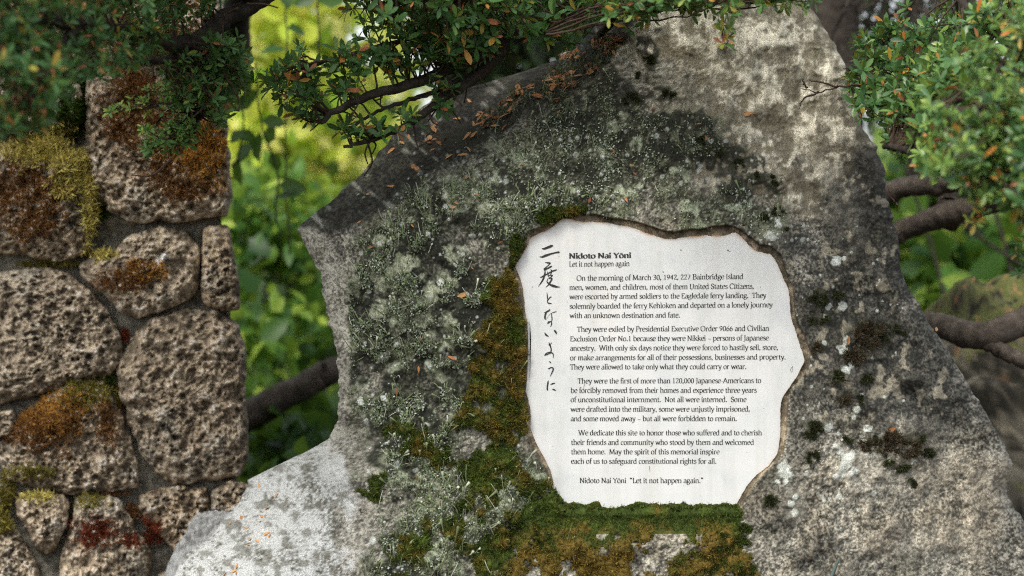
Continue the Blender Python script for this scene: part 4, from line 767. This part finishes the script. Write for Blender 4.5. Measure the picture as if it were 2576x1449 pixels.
rock("mossy_rock", (pz[0] + .06, 3.45, ZC - .435), (.40, .26, .435), 31, c_mossrock, "dark mossy rock behind the boulder at the right, litter on its top")
def c_grey(d, V):
    f = fbm(V * 40, 4, 15); g = fbm(V * 160, 3, 16); return lerp((.12, .12, .11), (.36, .365, .355), sstep(-.9, .6, f * .6 + g * .7))
rock("rounded_stone", (at(575, 1400, 2.98)[0], 2.98, ZC - .60), (.115, .09, .275), 12, c_grey, "pale rounded stone tucked between the wall and the boulder's foot", .35)

# ------------------------------------------------------------------ leaves
ts = np.array([0, .22, .5, .78]); hw = np.array([.02, .11, .175, .155])
LT = np.concatenate([np.concatenate([[[t, -h, .035 - .10 * t * t], [t, 0, -.10 * t * t], [t, h, .035 - .10 * t * t]] for t, h in zip(ts, hw)]), [[1, 0, -.12]]])
LQ = np.array([[3 * i + a, 3 * i + a + 1, 3 * i + a + 4, 3 * i + a + 3] for i in range(3) for a in (0, 1)]); LTr = np.array([[9, 10, 12], [10, 11, 12]])
LB = np.array([[0, 0, 0], [.35, -.26, .06], [.38, 0, -.02], [.35, .26, .06], [.75, -.19, .0], [.78, 0, -.07], [.75, .19, .0], [1, 0, -.16]])
LBQ = np.array([[1, 2, 5, 4], [2, 3, 6, 5]]); LBT = np.array([[0, 2, 1], [0, 3, 2], [4, 5, 7], [5, 6, 7]])
def unit(v): return v / (np.linalg.norm(v, axis=-1, keepdims=True) + 1e-12)
def leaves(pos, d, nrm, s, tint, wide=None, big=False):
    T, Q, Tr = (LB, LBQ, LBT) if big else (LT, LQ, LTr)
    d = unit(d); nrm = unit(nrm - d * np.sum(nrm * d, 1)[:, None]); b = np.cross(nrm, d); wd = np.ones(len(pos)) if wide is None else wide
    V = pos[:, None] + s[:, None, None] * (T[None, :, 0:1] * d[:, None] + T[None, :, 1:2] * wd[:, None, None] * b[:, None] + T[None, :, 2:3] * nrm[:, None])
    n, k = len(pos), len(T); o = (np.arange(n) * k)[:, None, None]
    return V.reshape(-1, 3), (Q[None] + o).reshape(-1, 4), (Tr[None] + o).reshape(-1, 3), np.repeat(tint, k)
class Foliage:
    def __init__(s, seed): s.r = np.random.default_rng(seed); s.tw = MB(); s.L = [[], [], [], [], []]
    def put(s, pos, d, nrm, sz, tint): 
        for a, b in zip(s.L, (pos, d, nrm, sz, tint)): a.append(b)
    def rosette(s, p, axis, n, size, tint0, tj=.22, odd=.1):
        r = s.r; axis = unit(np.asarray(axis, float)); ref = np.array([.3, .5, .8]); u_ = unit(np.cross(axis, ref)); v_ = np.cross(axis, u_)
        az = np.arange(n) * 2.39996 + r.uniform(0, 6.28); el = np.linspace(.55, 1.45, n) + r.normal(0, .12, n)
        d = axis * np.cos(el)[:, None] + (u_ * np.cos(az)[:, None] + v_ * np.sin(az)[:, None]) * np.sin(el)[:, None]
        nr_ = axis + r.normal(0, .15, (n, 3)); t = np.where(r.random(n) < odd, r.uniform(.78, 1, n), np.clip(tint0 + r.normal(0, tj, n), 0, .76))
        s.put(p + d * .001, d, nr_, size * r.uniform(.5, 1.15, n), t)
    def shoot(s, A, B, rad, size, tint0, dens=1.0, odd=.1, sag=.0, nl=7, side=1, leafy=.5):
        r = s.r; A, B = np.asarray(A), np.asarray(B); L = np.linalg.norm(B - A); m = (A + B) / 2 + r.normal(0, .10, 3) * L + [0, 0, sag * L]
        t = np.linspace(0, 1, 9)[:, None]; P = A * (1 - t) ** 2 + 2 * m * t * (1 - t) + B * t * t + r.normal(0, .006, (9, 3)) * L
        s.tw.tube(P, np.linspace(rad, rad * .35, 9), 5)
        tip = unit(P[-1] - P[-3]); face = unit(tip * .7 + np.array([0, -.35, .75]) + r.normal(0, .35, 3)); s.rosette(P[-1], face, nl, size, tint0, odd=odd)
        k = int(max(0, L * leafy / size * 1.6 * dens))
        for tt0 in r.uniform(1 - leafy, .97, k):
            f = tt0 * 8; i = int(min(f, 7)); p = P[i] * (1 - f + i) + P[i + 1] * (f - i); o = unit(r.normal(0, 1, 3) + [0, -.25, .35])
            q_ = p + o * size * r.uniform(.3, 1.1); s.tw.tube(np.array([p, (p + q_) / 2 + r.normal(0, .0008, 3), q_]), [rad * .4, rad * .35, rad * .25], 4)
            s.rosette(q_, unit(o + np.array([0, -.2, .5]) + r.normal(0, .3, 3)), int(r.integers(max(3, nl - 3), nl + 1)), size * r.uniform(.7, 1), tint0, odd=odd)
    def build(s, root, lm, name="foliage"):
        pos, d, nrm, sz, t = [np.concatenate(a) for a in s.L]; V, Q, Tr, ti = leaves(pos, d, nrm, sz, t)
        at0(mesh(name, V, [Q, Tr], lm, attrs={"tint": ti}), root)
        if s.tw.V: at0(s.tw.build("twigs", M_twig), root)
def sample_poly(r, poly, n, wfun=None):
    poly = np.asarray(poly, float); lo, hi = poly.min(0), poly.max(0); out = []
    while len(out) < n:
        c = r.uniform(lo, hi, (n * 3, 2)); c = c[sdist(c[:, 0], c[:, 1], poly) > 0]; out.extend(c.tolist())
    return np.array(out[:n])
def limb(root, pts, r0, r1, n=40, jit=.004, k=10, name="limb", m=None):
    """pts: (px, py, Y)"""
    W = np.array([at(*p) for p in pts]); P = smoothpath(W, n); g = np.random.default_rng(int(abs(pts[0][0])) + 3); P = P + np.cumsum(g.normal(0, jit * .3, P.shape), 0) * np.linspace(0, 1, n)[:, None] * .3 + g.normal(0, jit * .25, P.shape)
    rad = np.linspace(r0, r1, n) * (1 + .05 * np.interp(np.arange(n), np.arange(0, n + 6, 6), g.normal(0, 1, len(np.arange(0, n + 6, 6)))) + g.normal(0, .012, n)); mb = MB(); mb.tube(P, rad, k); at0(mb.build(name, m or M_bark), root); return P
def grow(fo, targets, Y, limbs, size, tint, **kw):
    LP = np.concatenate(limbs)
    for (x, y), yy in zip(targets, Y):
        T = at(x, y, yy); dd = np.linalg.norm(LP - T, axis=1) * fo.r.uniform(.75, 1.35, len(LP)); A = LP[np.argmin(dd)]
        L = np.linalg.norm(T - A)
        if L > .22: A = T + (A - T) / L * fo.r.uniform(.12, .22)
        sz = size * fo.r.uniform(.8, 1.15); fo.shoot(A, T, .0016, sz, tint + fo.r.normal(0, .08), **kw)

# ---- overhanging shrub, upper left, leaves nearer than the wall
sh = empty("overhanging_shrub", (-1.35, 2.5, 0)); tag(sh, "dark small-leaved shrub branch hanging over the stone wall, upper left", "shrub")
fo = Foliage(11)
l1 = limb(sh, [(760,-260,2.75),(700,-60,2.66),(640,8,2.6),(570,45,2.55),(500,100,2.5),(440,112,2.45),(380,95,2.4),(300,80,2.3)], .0145, .007)
l2 = limb(sh, [(520,85,2.52),(540,150,2.54),(520,230,2.55),(500,300,2.55)], .008, .003, jit=.003)
l3 = limb(sh, [(300,80,2.3),(200,60,2.15),(80,40,2.05),(-60,60,1.95)], .009, .004)
l4 = limb(sh, [(480,105,2.48),(420,150,2.45),(330,150,2.4),(250,180,2.3)], .006, .002, jit=.003)
l5 = limb(sh, [(200,60,2.15),(120,150,2.1),(60,240,2.05),(10,320,2.0)], .006, .002, jit=.003)
l6 = limb(sh, [(640,8,2.6),(560,-60,2.5),(400,-80,2.3),(200,-90,2.1),(0,-90,1.95)], .009, .003)
def Yl(x, r): return np.interp(x, [-80, 150, 350, 480, 640], [1.92, 2.1, 2.33, 2.48, 2.55]) + r.normal(0, .05, len(x))
tp = sample_poly(fo.r, [(-90,-130),(600,-130),(560,-20),(520,40),(430,80),(420,130),(330,165),(240,200),(190,190),(170,230),(120,270),(110,320),(40,345),(-90,350)], 560); grow(fo, tp, Yl(tp[:, 0], fo.r), [l1, l3, l4, l5, l6], .0138, .25, odd=.13, nl=7, leafy=.55)
tp = sample_poly(fo.r, [(400,150),(470,90),(560,110),(610,130),(625,185),(590,230),(575,300),(520,320),(500,260),(440,300),(410,280),(430,210)], 190); grow(fo, tp, 2.52 + fo.r.normal(0, .04, len(tp)), [l1, l2, l4], .0135, .32, odd=.06, nl=7)
tp = sample_poly(fo.r, [(420,320),(480,300),(490,360),(440,400),(405,385),(370,395),(365,375)], 26); grow(fo, tp, 2.5 + fo.r.normal(0, .02, len(tp)), [l2], .012, .5, odd=.06, nl=6)
for (a, b) in [((400,268),(275,284)),((430,262),(330,275)),((440,225),(370,228)),((420,352),(365,325))]:
    fo.shoot(at(*a, 2.45), at(*b, 2.42), .0014, .0105, .70, odd=.02, nl=7, leafy=.9, dens=1.4)
for (a, b) in [((430,400),(330,440)),((520,210),(480,300)),((560,180),(600,280)),((370,150),(360,230)),((600,20),(560,90)),((620,10),(700,20)),((560,120),(625,240)),((300,130),(290,190)),((440,120),(445,230))]:
    A, B = at(*a, 2.47), at(*b, 2.46); P = smoothpath(np.array([A, (A + B) / 2 + fo.r.normal(0, .008, 3), B]), 9); fo.tw.tube(P, np.linspace(.0017, .0008, 9), 5)
# unseen canopy added above the view to shade wall and boulder
tp = np.stack([fo.r.uniform(-900, 900, 420), fo.r.uniform(-480, -130, 420)], 1); grow(fo, tp, fo.r.uniform(2.2, 3.1, 420), [l1, l3, l6], .019, .3, odd=.08, nl=8)
fo.build(sh, M_leaf_dark)
limb(sh, [(760,-260,2.75),(650,-140,3.3),(592,40,3.7),(570,160,3.75),(420,420,3.8),(330,900,3.8),(300,2400,3.8)], .020, .05, name="trunk")

# ---- branch over the boulder's shoulder, middle
sm = empty("overhanging_branch", (0.35, 3.4, 0)); tag(sm, "leafy dark green branch with orange leaves hanging over the boulder's left shoulder", "shrub")
fo = Foliage(12)
m1 = limb(sm, [(1620,-140,2.75),(1500,-10,2.7),(1340,62,2.66),(1240,120,2.63),(1150,165,2.6),(1060,200,2.58),(960,228,2.56),(860,262,2.55),(800,300,2.55)], .013, .0035, jit=.004)
m2 = limb(sm, [(1300,90,2.65),(1200,190,2.62),(1120,245,2.6),(1060,298,2.58),(1000,335,2.57),(930,362,2.56),(880,378,2.55)], .008, .002, jit=.004)
m3 = limb(sm, [(1560,30,2.72),(1470,125,2.85),(1400,160,2.9),(1290,215,2.95),(1180,270,3.0)], .006, .004)
m4 = limb(sm, [(1200,180,2.62),(1080,235,2.6),(960,275,2.58),(860,330,2.56)], .004, .0015, jit=.003)
m5 = limb(sm, [(1500,-10,2.7),(1350,-20,2.6),(1150,-10,2.5),(950,-20,2.45)], .008, .003)
m6 = limb(sm, [(1240,120,2.63),(1100,90,2.6),(980,110,2.56),(880,140,2.55),(780,165,2.54)], .004, .0015, jit=.003)
D1 = [(860,-120),(1650,-120),(1560,0),(1500,60),(1430,105),(1300,100),(1230,130),(1120,130),(1000,95),(930,70),(870,20)]
tp = sample_poly(fo.r, D1, 270); grow(fo, tp, np.interp(tp[:, 0], [860, 1600], [2.5, 2.68]) + fo.r.normal(0, .06, len(tp)), [m1, m5], .0188, .30, odd=.13, nl=7)
tp = sample_poly(fo.r, [(1130,120),(1230,140),(1140,190),(1080,170),(1000,185),(900,235),(800,265),(740,290),(690,250),(620,222),(630,195),(700,185),(760,130),(830,140),(900,120),(1000,130),(1060,110)], 84); grow(fo, tp, 2.56 + fo.r.normal(0, .03, len(tp)), [m1, m4, m6], .019, .22, odd=.10, nl=7, leafy=.35)
tp = sample_poly(fo.r, [(735,270),(800,290),(790,320),(730,310)], 7); grow(fo, tp, 2.55 + fo.r.normal(0, .02, len(tp)), [m1], .0165, .3, odd=.3, nl=6, leafy=.3)
tp = sample_poly(fo.r, [(1020,280),(1050,300),(990,350),(950,350),(900,350),(830,345),(870,310),(960,310)], 20); grow(fo, tp, 2.56 + fo.r.normal(0, .02, len(tp)), [m2], .019, .25, odd=.14, nl=6, leafy=.3)
tp = sample_poly(fo.r, [(1100,190),(1150,190),(1150,280),(1100,290)], 9); grow(fo, tp, 2.6 + fo.r.normal(0, .02, len(tp)), [m2], .018, .3, odd=.12, nl=7, leafy=.25)
tp = sample_poly(fo.r, [(1560,-60),(2080,-60),(2050,5),(1700,12),(1600,25)], 60); grow(fo, tp, 2.42 + fo.r.normal(0, .06, len(tp)), [m1], .0165, .45, odd=.10, nl=7)
for (a, b, t_) in [((1810,-10),(1822,60),.5),((1815,20),(1830,95),.9),((1820,50),(1818,110),.9),((1690,-20),(1680,18),.5),((1590,-10),(1585,30),.4)]: fo.shoot(at(*a, 2.4), at(*b, 2.38), .0014, .014, min(t_, .74), odd=(.75 if t_ > .8 else .05), nl=6, leafy=.5)
for _ in range(26):
    s_ = m1 if fo.r.random() < .5 else (m2 if fo.r.random() < .7 else m4); A = s_[fo.r.integers(8, 38)]; B = A + [fo.r.normal(0, .02), fo.r.normal(0, .02), -fo.r.uniform(.008, .05)]; P = smoothpath(np.array([A, (A + B) / 2 + fo.r.normal(0, .005, 3), B]), 8); fo.tw.tube(P, np.linspace(.0015, .0008, 8), 5)
tp = np.stack([fo.r.uniform(800, 2300, 260), fo.r.uniform(-420, -110, 260)], 1); grow(fo, tp, fo.r.uniform(2.4, 3.3, 260), [m1, m5], .021, .3, odd=.08, nl=8)  # unseen canopy leaves added over the boulder for their shade
fo.build(sm, M_leaf_dark)
limb(sm, [(1620,-140,2.75),(1700,-200,3.2),(1800,200,3.7),(1750,2200,3.8)], .02, .06, name="trunk")

# ---- glossy shrub at the right
sr = empty("glossy_shrub", (1.35, 3.2, 0)); tag(sr, "bright glossy green shrub with yellow and orange leaves to the right of the boulder", "shrub")
fo = Foliage(13)
limb(sr, [(2190,500,3.3),(2250,480,3.3),(2330,462,3.25),(2420,452,3.2),(2520,435,3.1),(2640,420,3.1)], .017, .019, m=M_bark2)
limb(sr, [(2220,600,3.3),(2270,580,3.3),(2350,548,3.25),(2430,525,3.2),(2500,500,3.18),(2640,440,3.1)], .017, .022, m=M_bark2)
limb(sr, [(2390,560,3.28),(2385,500,3.3),(2400,430,3.3),(2420,330,3.3)], .019, .012, m=M_bark2)
limb(sr, [(2640,440,3.1),(2800,700,3.1),(2850,1500,3.15),(2840,2700,3.2)], .04, .07, name="trunk")
r1_ = limb(sr, [(2640,430,3.1),(2560,330,2.85),(2450,260,2.72),(2330,230,2.65),(2230,235,2.6),(2150,240,2.56)], .012, .003)
r2l = limb(sr, [(2700,400,2.9),(2600,200,2.6),(2520,90,2.5),(2440,20,2.5),(2350,-60,2.6)], .012, .003)
r3 = limb(sr, [(2700,500,2.6),(2560,420,2.3),(2450,400,2.2),(2330,390,2.3),(2230,370,2.4)], .011, .003)
r4_ = limb(sr, [(2700,300,2.4),(2600,330,2.15),(2500,300,2.1),(2420,280,2.15),(2340,270,2.2)], .009, .002)
def Yr(x, y, r): return np.interp(x, [2100, 2250, 2400, 2600], [2.58, 2.5, 2.3, 2.05]) + np.interp(y, [0, 150, 350], [.25, .12, -.05]) + r.normal(0, .06, len(x))
D2 = [(2160,110),(2200,60),(2300,80),(2380,30),(2480,-20),(2660,-60),(2660,560),(2560,520),(2500,480),(2440,490),(2380,430),(2330,430),(2290,380),(2260,345),(2210,310),(2170,280),(2130,220),(2140,170)]
tp = sample_poly(fo.r, D2, 640); sparse = (fo.r.random(640) < np.interp(tp[:, 1] + .25 * (2576 - tp[:, 0]), [90, 260], [.35, 1.0])); tp = tp[sparse]
grow(fo, tp, Yr(tp[:, 0], tp[:, 1], fo.r), [r1_, r2l, r3, r4_], .0175, .42, odd=.10, nl=8, leafy=.45)
tp = sample_poly(fo.r, [(2330,330),(2660,200),(2660,560),(2540,500),(2430,470),(2330,390)], 90); grow(fo, tp, 2.1 + fo.r.normal(0, .07, len(tp)), [r3, r4_], .0155, .58, odd=.20, nl=7, leafy=.5)
for (a, b) in [((2470,330),(2345,272)),((2560,260),(2415,160)),((2600,200),(2440,120)),((2560,150),(2510,20)),((2500,380),(2375,300)),((2600,420),(2500,250)),((2590,120),(2560,10))]: fo.shoot(at(*a, 2.05), at(*b, 2.0), .0017, .013, .72, odd=.03, nl=7, leafy=.85, dens=1.3)
for (a, b) in [((2480,470),(2455,560)),((2500,480),(2470,540)),((2560,470),(2570,570)),((2540,470),(2560,540))]: fo.shoot(at(*a, 2.12), at(*b, 2.1), .0014, .013, .6, odd=.7, nl=5, leafy=.8, dens=1.2)
for (x, y) in [(2560,640),(2572,610),(2590,650),(2565,690)]: fo.shoot(at(2640, 640, 2.2), at(x, y, 2.2), .0014, .014, .15, odd=.1, nl=6, leafy=.4)
for pts in [[(2180,212),(2110,218),(2060,232),(2020,222)], [(2110,219),(2060,206),(2034,202)], [(2180,200),(2140,176),(2122,170)], [(2060,232),(2020,250),(2012,272)], [(2028,222),(2022,206),(2020,200)], [(2260,520),(2245,500),(2232,470)]]:
    P = smoothpath(at([p[0] for p in pts], [p[1] for p in pts], 2.55), 14); fo.tw.tube(P + fo.r.normal(0, .0008, P.shape), np.linspace(.0015, .0006, 14), 5)
fo.build(sr, M_leaf_right)
limb(sr, [(2860,1000,2.95),(2660,790,3.0),(2576,808,3.0),(2500,838,2.98),(2445,842,3.0),(2380,820,3.05),(2330,806,3.1),(2280,800,3.15)], .021, .016, m=M_bark2)
limb(sr, [(2440,842,3.0),(2484,860,2.98),(2530,884,2.97),(2640,940,2.95)], .012, .010, m=M_bark2)

# ------------------------------------------------------------------ fallen leaves, twig and blade lying on the boulder
r = np.random.default_rng(55)
def dry_leaf(x, y, size, tint, label, group, dn=.0012):
    i = nearest_vert(x, y); nrm = unit(NF[i] + r.normal(0, .28, 3)); d = unit(np.cross(nrm, r.normal(0, 1, 3)))
    V, Q, Tr, ti = leaves(np.zeros((1, 3)) - d * size * .5 + nrm * size * .03, d[None], nrm[None], np.array([size]), np.array([tint]), np.array([r.uniform(.8, 1.35)]))
    o = mesh("fallen_leaf", V, [Q, Tr], M_dry, attrs={"tint": ti}); o.location = tuple(V0[i] + NF[i] * dn); return tag(o, label, "leaf", group)
wS = litter * sstep(-6, 8, sdist(BX, BY, SHO) + 10); G1 = "brown leaves caught on the boulder's shoulder"
for c in boulder_pick(wS * np.clip(.4 + n_c, .02, 2) + 1e-12, 190, r): dry_leaf(BX[c], BY[c], r.uniform(.010, .019), r.uniform(0, .9), "small orange-brown dry leaf among the leaf litter on the boulder's dark shoulder", G1, r.uniform(.001, .0045))
for (x, y) in [(905,560),(930,515),(925,490),(1040,420),(1050,425),(985,470),(1010,360),(1030,345),(1075,340),(1150,300),(1180,255),(985,380),(1130,395),(1165,390),(1120,350)]: dry_leaf(x, y, r.uniform(.010, .015), r.uniform(.5, 1), "single orange dry leaf on the bare dark edge of the boulder's shoulder", "lone leaves on the boulder's dark shoulder")
for (x, y) in [(652,1222),(697,1246),(723,1251),(672,1280),(608,1301),(660,1300),(655,1312),(580,1318),(620,1330),(670,1341),(678,1348),(628,1357),(648,1362),(624,1373),(595,1425),(590,1437),(565,1448),(594,1443),(657,1408),(598,1310)]: dry_leaf(x, y, r.uniform(.006, .0105), r.uniform(.65, 1), "tiny orange leaf scattered on the boulder's pale foot", "leaf scraps on the pale foot")
for (x, y, lb) in [(2130,858,"orange leaf tucked against the left of the large brown moss tuft"),(1882,284,"yellow leaf stuck on mottled rock high above the plaque"),(2362,829,"thin brown leaf caught on the boulder's right outline"),(2240,1078,"pointed tan leaf upright in the lower brown moss tuft"),(1138,902,"dark red leaf among the stalked lichen left of the plaque"),(1162,740,"orange leaf standing in the lichen near the moss strip")]: dry_leaf(x, y, .013, r.uniform(.4, .9), lb, None, .003)
for k in range(26):
    c = boulder_pick(wA + wB + .3 * moss, 1, r)[0]; dry_leaf(BX[c], BY[c], r.uniform(.005, .009), r.uniform(0, .7), "small rust scrap of leaf caught in lichen and moss on the boulder face", "leaf scraps in the lichen", .003)
mb = MB(); P = smoothpath(at([2082,2092,2104,2112], [1475,1450,1420,1404], D0 - .065), 12); mb.tube(P, np.linspace(.0032, .0009, 12), 6, np.tile([.10, .14, .13], (74, 1)))
tag(mb.build("grass_blade", M_lich, None, True, "col"), "grey-green grass blade standing at the bottom edge right of the moss", "grass")
mb = MB(); P = smoothpath(at([1308,1280,1262,1250], [905,940,970,985], D0 - .018), 12); mb.tube(P, np.full(12, .0006), 5); tag(mb.build("pine_needle", M_twig), "thin brown needle lying across the lichen left of the plaque", "needle")

# ------------------------------------------------------------------ background bushes and trees
def bush(name, label, cat, lm, blobs, n, size, seed, base, trunk=None, big=True, tj=.25, tmid=.5, group=None, up=.6, tg=0.0):
    """blobs: (px, py, Y, rx, ry, rdepth, weight) in picture units / metres"""
    g = np.random.default_rng(seed); root = empty(name, base); tag(root, label, cat, group)
    wts = np.array([b[6] for b in blobs], float); wts /= wts.sum(); pick = g.choice(len(blobs), n, p=wts); B = np.array([b[:6] for b in blobs])[pick]
    v = unit(g.normal(0, 1, (n, 3))) * (g.random(n) ** .45)[:, None]
    pos = at(B[:, 0] + v[:, 0] * B[:, 3], B[:, 1] + v[:, 1] * B[:, 4], B[:, 2]); pos[:, 1] += v[:, 2] * B[:, 5]
    cl_ = fbm(pos * 5.5 + seed, 3, seed); keep = cl_ > -.55; pos, v = pos[keep], v[keep]; m = len(pos)
    d = g.normal(0, 1, (m, 3)) + [0, -.2, -.3]; nrm = g.normal(0, 1, (m, 3)) * .8 + np.array([0, -.35, up])
    t = np.clip(tmid + g.normal(0, tj, m) + cl_[keep] * .15 + tg * (pos[:, 2] - pos[:, 2].mean()), 0, 1)  # sunlit tops put into the tint: leaves get paler with height
    V, Q, Tr, ti = leaves(pos, d, nrm, size * g.uniform(.5, 1.2, m), t, g.uniform(.8, 1.3, m), big); at0(mesh("crown", V, [Q, Tr], lm, attrs={"tint": ti}), root)
    mb = MB()
    for b in blobs:
        T = at(b[0], b[1], b[2]); A = np.array(base) + g.normal(0, .3, 3) * [1, .5, 0]; P = smoothpath(np.array([A, (A * .6 + T * .4) + g.normal(0, .14, 3), (A * .25 + T * .75) + g.normal(0, .1, 3), T]), 20); P[:, 2] = np.maximum(P[:, 2], -.05); mb.tube(P, np.linspace(.007, .002, 20), 6)
    at0(mb.build("stems", M_bark), root)
    if trunk:
        for tr in trunk: limb(root, *tr, name="trunk")
    return root
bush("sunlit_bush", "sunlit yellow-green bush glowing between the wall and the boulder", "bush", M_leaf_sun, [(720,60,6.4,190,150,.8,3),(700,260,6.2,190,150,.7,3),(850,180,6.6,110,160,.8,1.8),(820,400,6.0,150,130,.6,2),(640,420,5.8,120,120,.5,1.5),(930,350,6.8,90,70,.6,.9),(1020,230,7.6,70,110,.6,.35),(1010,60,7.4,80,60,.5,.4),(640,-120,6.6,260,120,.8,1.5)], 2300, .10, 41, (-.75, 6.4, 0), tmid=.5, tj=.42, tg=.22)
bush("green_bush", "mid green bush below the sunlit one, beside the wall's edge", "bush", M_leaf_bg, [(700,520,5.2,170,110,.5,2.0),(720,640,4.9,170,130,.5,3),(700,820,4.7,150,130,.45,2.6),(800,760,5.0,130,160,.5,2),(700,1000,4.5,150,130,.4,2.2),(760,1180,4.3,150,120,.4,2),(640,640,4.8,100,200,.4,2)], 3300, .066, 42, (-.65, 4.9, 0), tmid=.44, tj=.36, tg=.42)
bush("broadleaf_plant", "low dark plant with broad round leaves behind the boulder's foot", "plant", M_leaf_bg, [(800,1090,4.0,80,70,.25,2),(740,1180,3.9,110,80,.3,2),(660,1120,4.1,80,90,.3,1.5)], 420, .085, 43, (-.45, 4.0, 0), tmid=.15, tj=.12)
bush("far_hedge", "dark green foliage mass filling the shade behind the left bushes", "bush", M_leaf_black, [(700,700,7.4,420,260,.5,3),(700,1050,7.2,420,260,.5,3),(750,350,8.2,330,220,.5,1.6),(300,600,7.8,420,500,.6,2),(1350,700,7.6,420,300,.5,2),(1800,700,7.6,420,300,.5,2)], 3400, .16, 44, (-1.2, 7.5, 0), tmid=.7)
bush("right_bush", "green leafy bush in the shade beyond the right limbs", "bush", M_leaf_bg, [(2330,430,5.4,150,90,.5,2),(2420,620,5.2,180,120,.5,3),(2300,660,5.0,110,110,.4,2),(2540,560,5.6,150,110,.5,2.4),(2600,760,5.2,160,110,.4,1.6),(2350,800,4.8,140,90,.4,1.5),(2250,560,5.6,90,120,.4,1.5)], 1900, .095, 45, (1.9, 5.3, 0), tmid=.45, tj=.36)
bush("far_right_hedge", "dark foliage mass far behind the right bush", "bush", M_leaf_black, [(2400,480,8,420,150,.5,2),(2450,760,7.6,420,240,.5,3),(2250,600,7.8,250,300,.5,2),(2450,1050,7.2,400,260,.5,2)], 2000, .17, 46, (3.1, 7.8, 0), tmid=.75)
bush("dark_conifer", "dark shaded tree behind the boulder's left shoulder", "tree", M_leaf_black, [(1500,-420,4.4,500,180,.4,3),(1240,60,5.2,150,100,.4,2.2),(1180,170,5.0,100,70,.4,1.4),(1420,40,5.0,140,110,.4,2),(1300,220,5.2,120,60,.4,1.2),(1120,40,5.4,100,80,.4,1.2)], 3900, .055, 47, (.0, 5.3, 0), trunk=[([(1240,2600,5.4),(1240,900,5.4),(1240,200,5.4),(1230,-300,5.4)], .10, .05)], tmid=.45)  # first blob: unseen crown added overhead to hold back light from behind
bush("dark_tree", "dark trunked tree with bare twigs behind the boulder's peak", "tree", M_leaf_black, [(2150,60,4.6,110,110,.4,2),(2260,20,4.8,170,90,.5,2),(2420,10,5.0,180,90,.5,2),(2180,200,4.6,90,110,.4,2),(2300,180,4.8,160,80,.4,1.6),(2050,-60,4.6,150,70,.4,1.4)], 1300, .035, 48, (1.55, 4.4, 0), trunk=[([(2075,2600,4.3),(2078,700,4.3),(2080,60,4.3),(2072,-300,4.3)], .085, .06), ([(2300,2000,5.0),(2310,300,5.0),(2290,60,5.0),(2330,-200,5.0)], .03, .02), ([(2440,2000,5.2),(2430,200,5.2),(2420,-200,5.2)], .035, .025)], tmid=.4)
fb = empty("bare_branch", tuple(at(740, 1000, 3.9))); tag(fb, "thick dark bare branch slanting between the wall and the boulder", "branch")
limb(fb, [(520,1105,3.9),(622,1050,3.9),(690,1008,3.9),(741,981,3.9),(800,950,3.9),(850,928,3.9),(1000,880,3.95)], .030, .022, k=14, m=M_bark2)
# a thin vine hanging in the gap, with a few broad leaves
vi = empty("vine", tuple(at(700, 1300, 3.75))); tag(vi, "thin hanging vine with a few broad dark leaves in the gap beside the wall", "vine")
g = np.random.default_rng(66); mb = MB(); lp, ld, lz = [], [], []
for pts in [[(718,-40),(722,200),(716,420),(724,640)], [(640,160),(665,300),(700,420),(690,560)], [(585,-20),(600,140),(610,300),(596,420)], [(800,-30),(806,160),(790,330)]]:
    Y = g.uniform(3.65, 3.9); P = smoothpath(at([p[0] for p in pts], [p[1] for p in pts], Y), 40) + np.cumsum(g.normal(0, .002, (40, 3)), 0) * .5; mb.tube(P, np.full(40, .0016), 4)
    for k in g.choice(38, 6, replace=False): lp.append(P[k]); ld.append(g.normal(0, 1, 3) * [1, .4, .5] + [0, 0, -.3]); lz.append(g.uniform(.035, .055))
for (x, y) in [(590,170),(600,330),(655,330),(645,245),(600,395),(612,205),(640,360)]: lp.append(at(x, y, 3.7)); ld.append(np.array([g.normal(), .2, -.5])); lz.append(g.uniform(.04, .06))
lp = np.array(lp); V, Q, Tr, ti = leaves(lp, np.array(ld), g.normal(0, .4, lp.shape) + [0, -.6, .5], np.array(lz), g.uniform(0, .3, len(lp)), np.full(len(lp), 1.2), True)
at0(mesh("foliage", V, [Q, Tr], M_leaf_bg, attrs={"tint": ti}), vi); at0(mb.build("stem", M_bark), vi)
# lattice of fine dead twigs in the upper right gap
g = np.random.default_rng(71); mb = MB()
for _ in range(170):
    x, y = g.uniform(2120, 2520), g.uniform(-60, 200); Y = g.uniform(3.6, 4.6); a = g.uniform(0, 6.28); L = g.uniform(40, 130)
    P = smoothpath(np.stack([at(x + L * t * math.cos(a) + g.normal(0, 9), y + L * t * math.sin(a) + g.normal(0, 9), Y + .1 * t) for t in (0, .35, .7, 1)]), 9); mb.tube(P, np.linspace(.0032, .0014, 9), 4)
o = mb.build("dead_twigs", M_bark); tag(o, "tangle of fine dark dead twigs against the bright sky at upper right", "twigs", kind="stuff")

# ------------------------------------------------------------------ ground
gx = np.concatenate([[-60], np.linspace(-6, 6, 90), [60]]); gy = np.concatenate([[-60], np.linspace(-2, 12, 100), [120]])
GXX, GYY = np.meshgrid(gx, gy); gz = .03 * fbm(np.stack([GXX.ravel() * 1.5, GYY.ravel() * 1.5, 0 * GXX.ravel()], 1), 4, 88) - .02
ii = np.arange(GXX.size).reshape(GXX.shape); qf = np.stack([ii[:-1, :-1], ii[:-1, 1:], ii[1:, 1:], ii[1:, :-1]], -1).reshape(-1, 4)
o = mesh("ground", np.stack([GXX.ravel(), GYY.ravel(), gz], 1), [qf], M_soil); tag(o, "dark soil ground under the boulder, wall and shrubs", "ground", kind="structure")
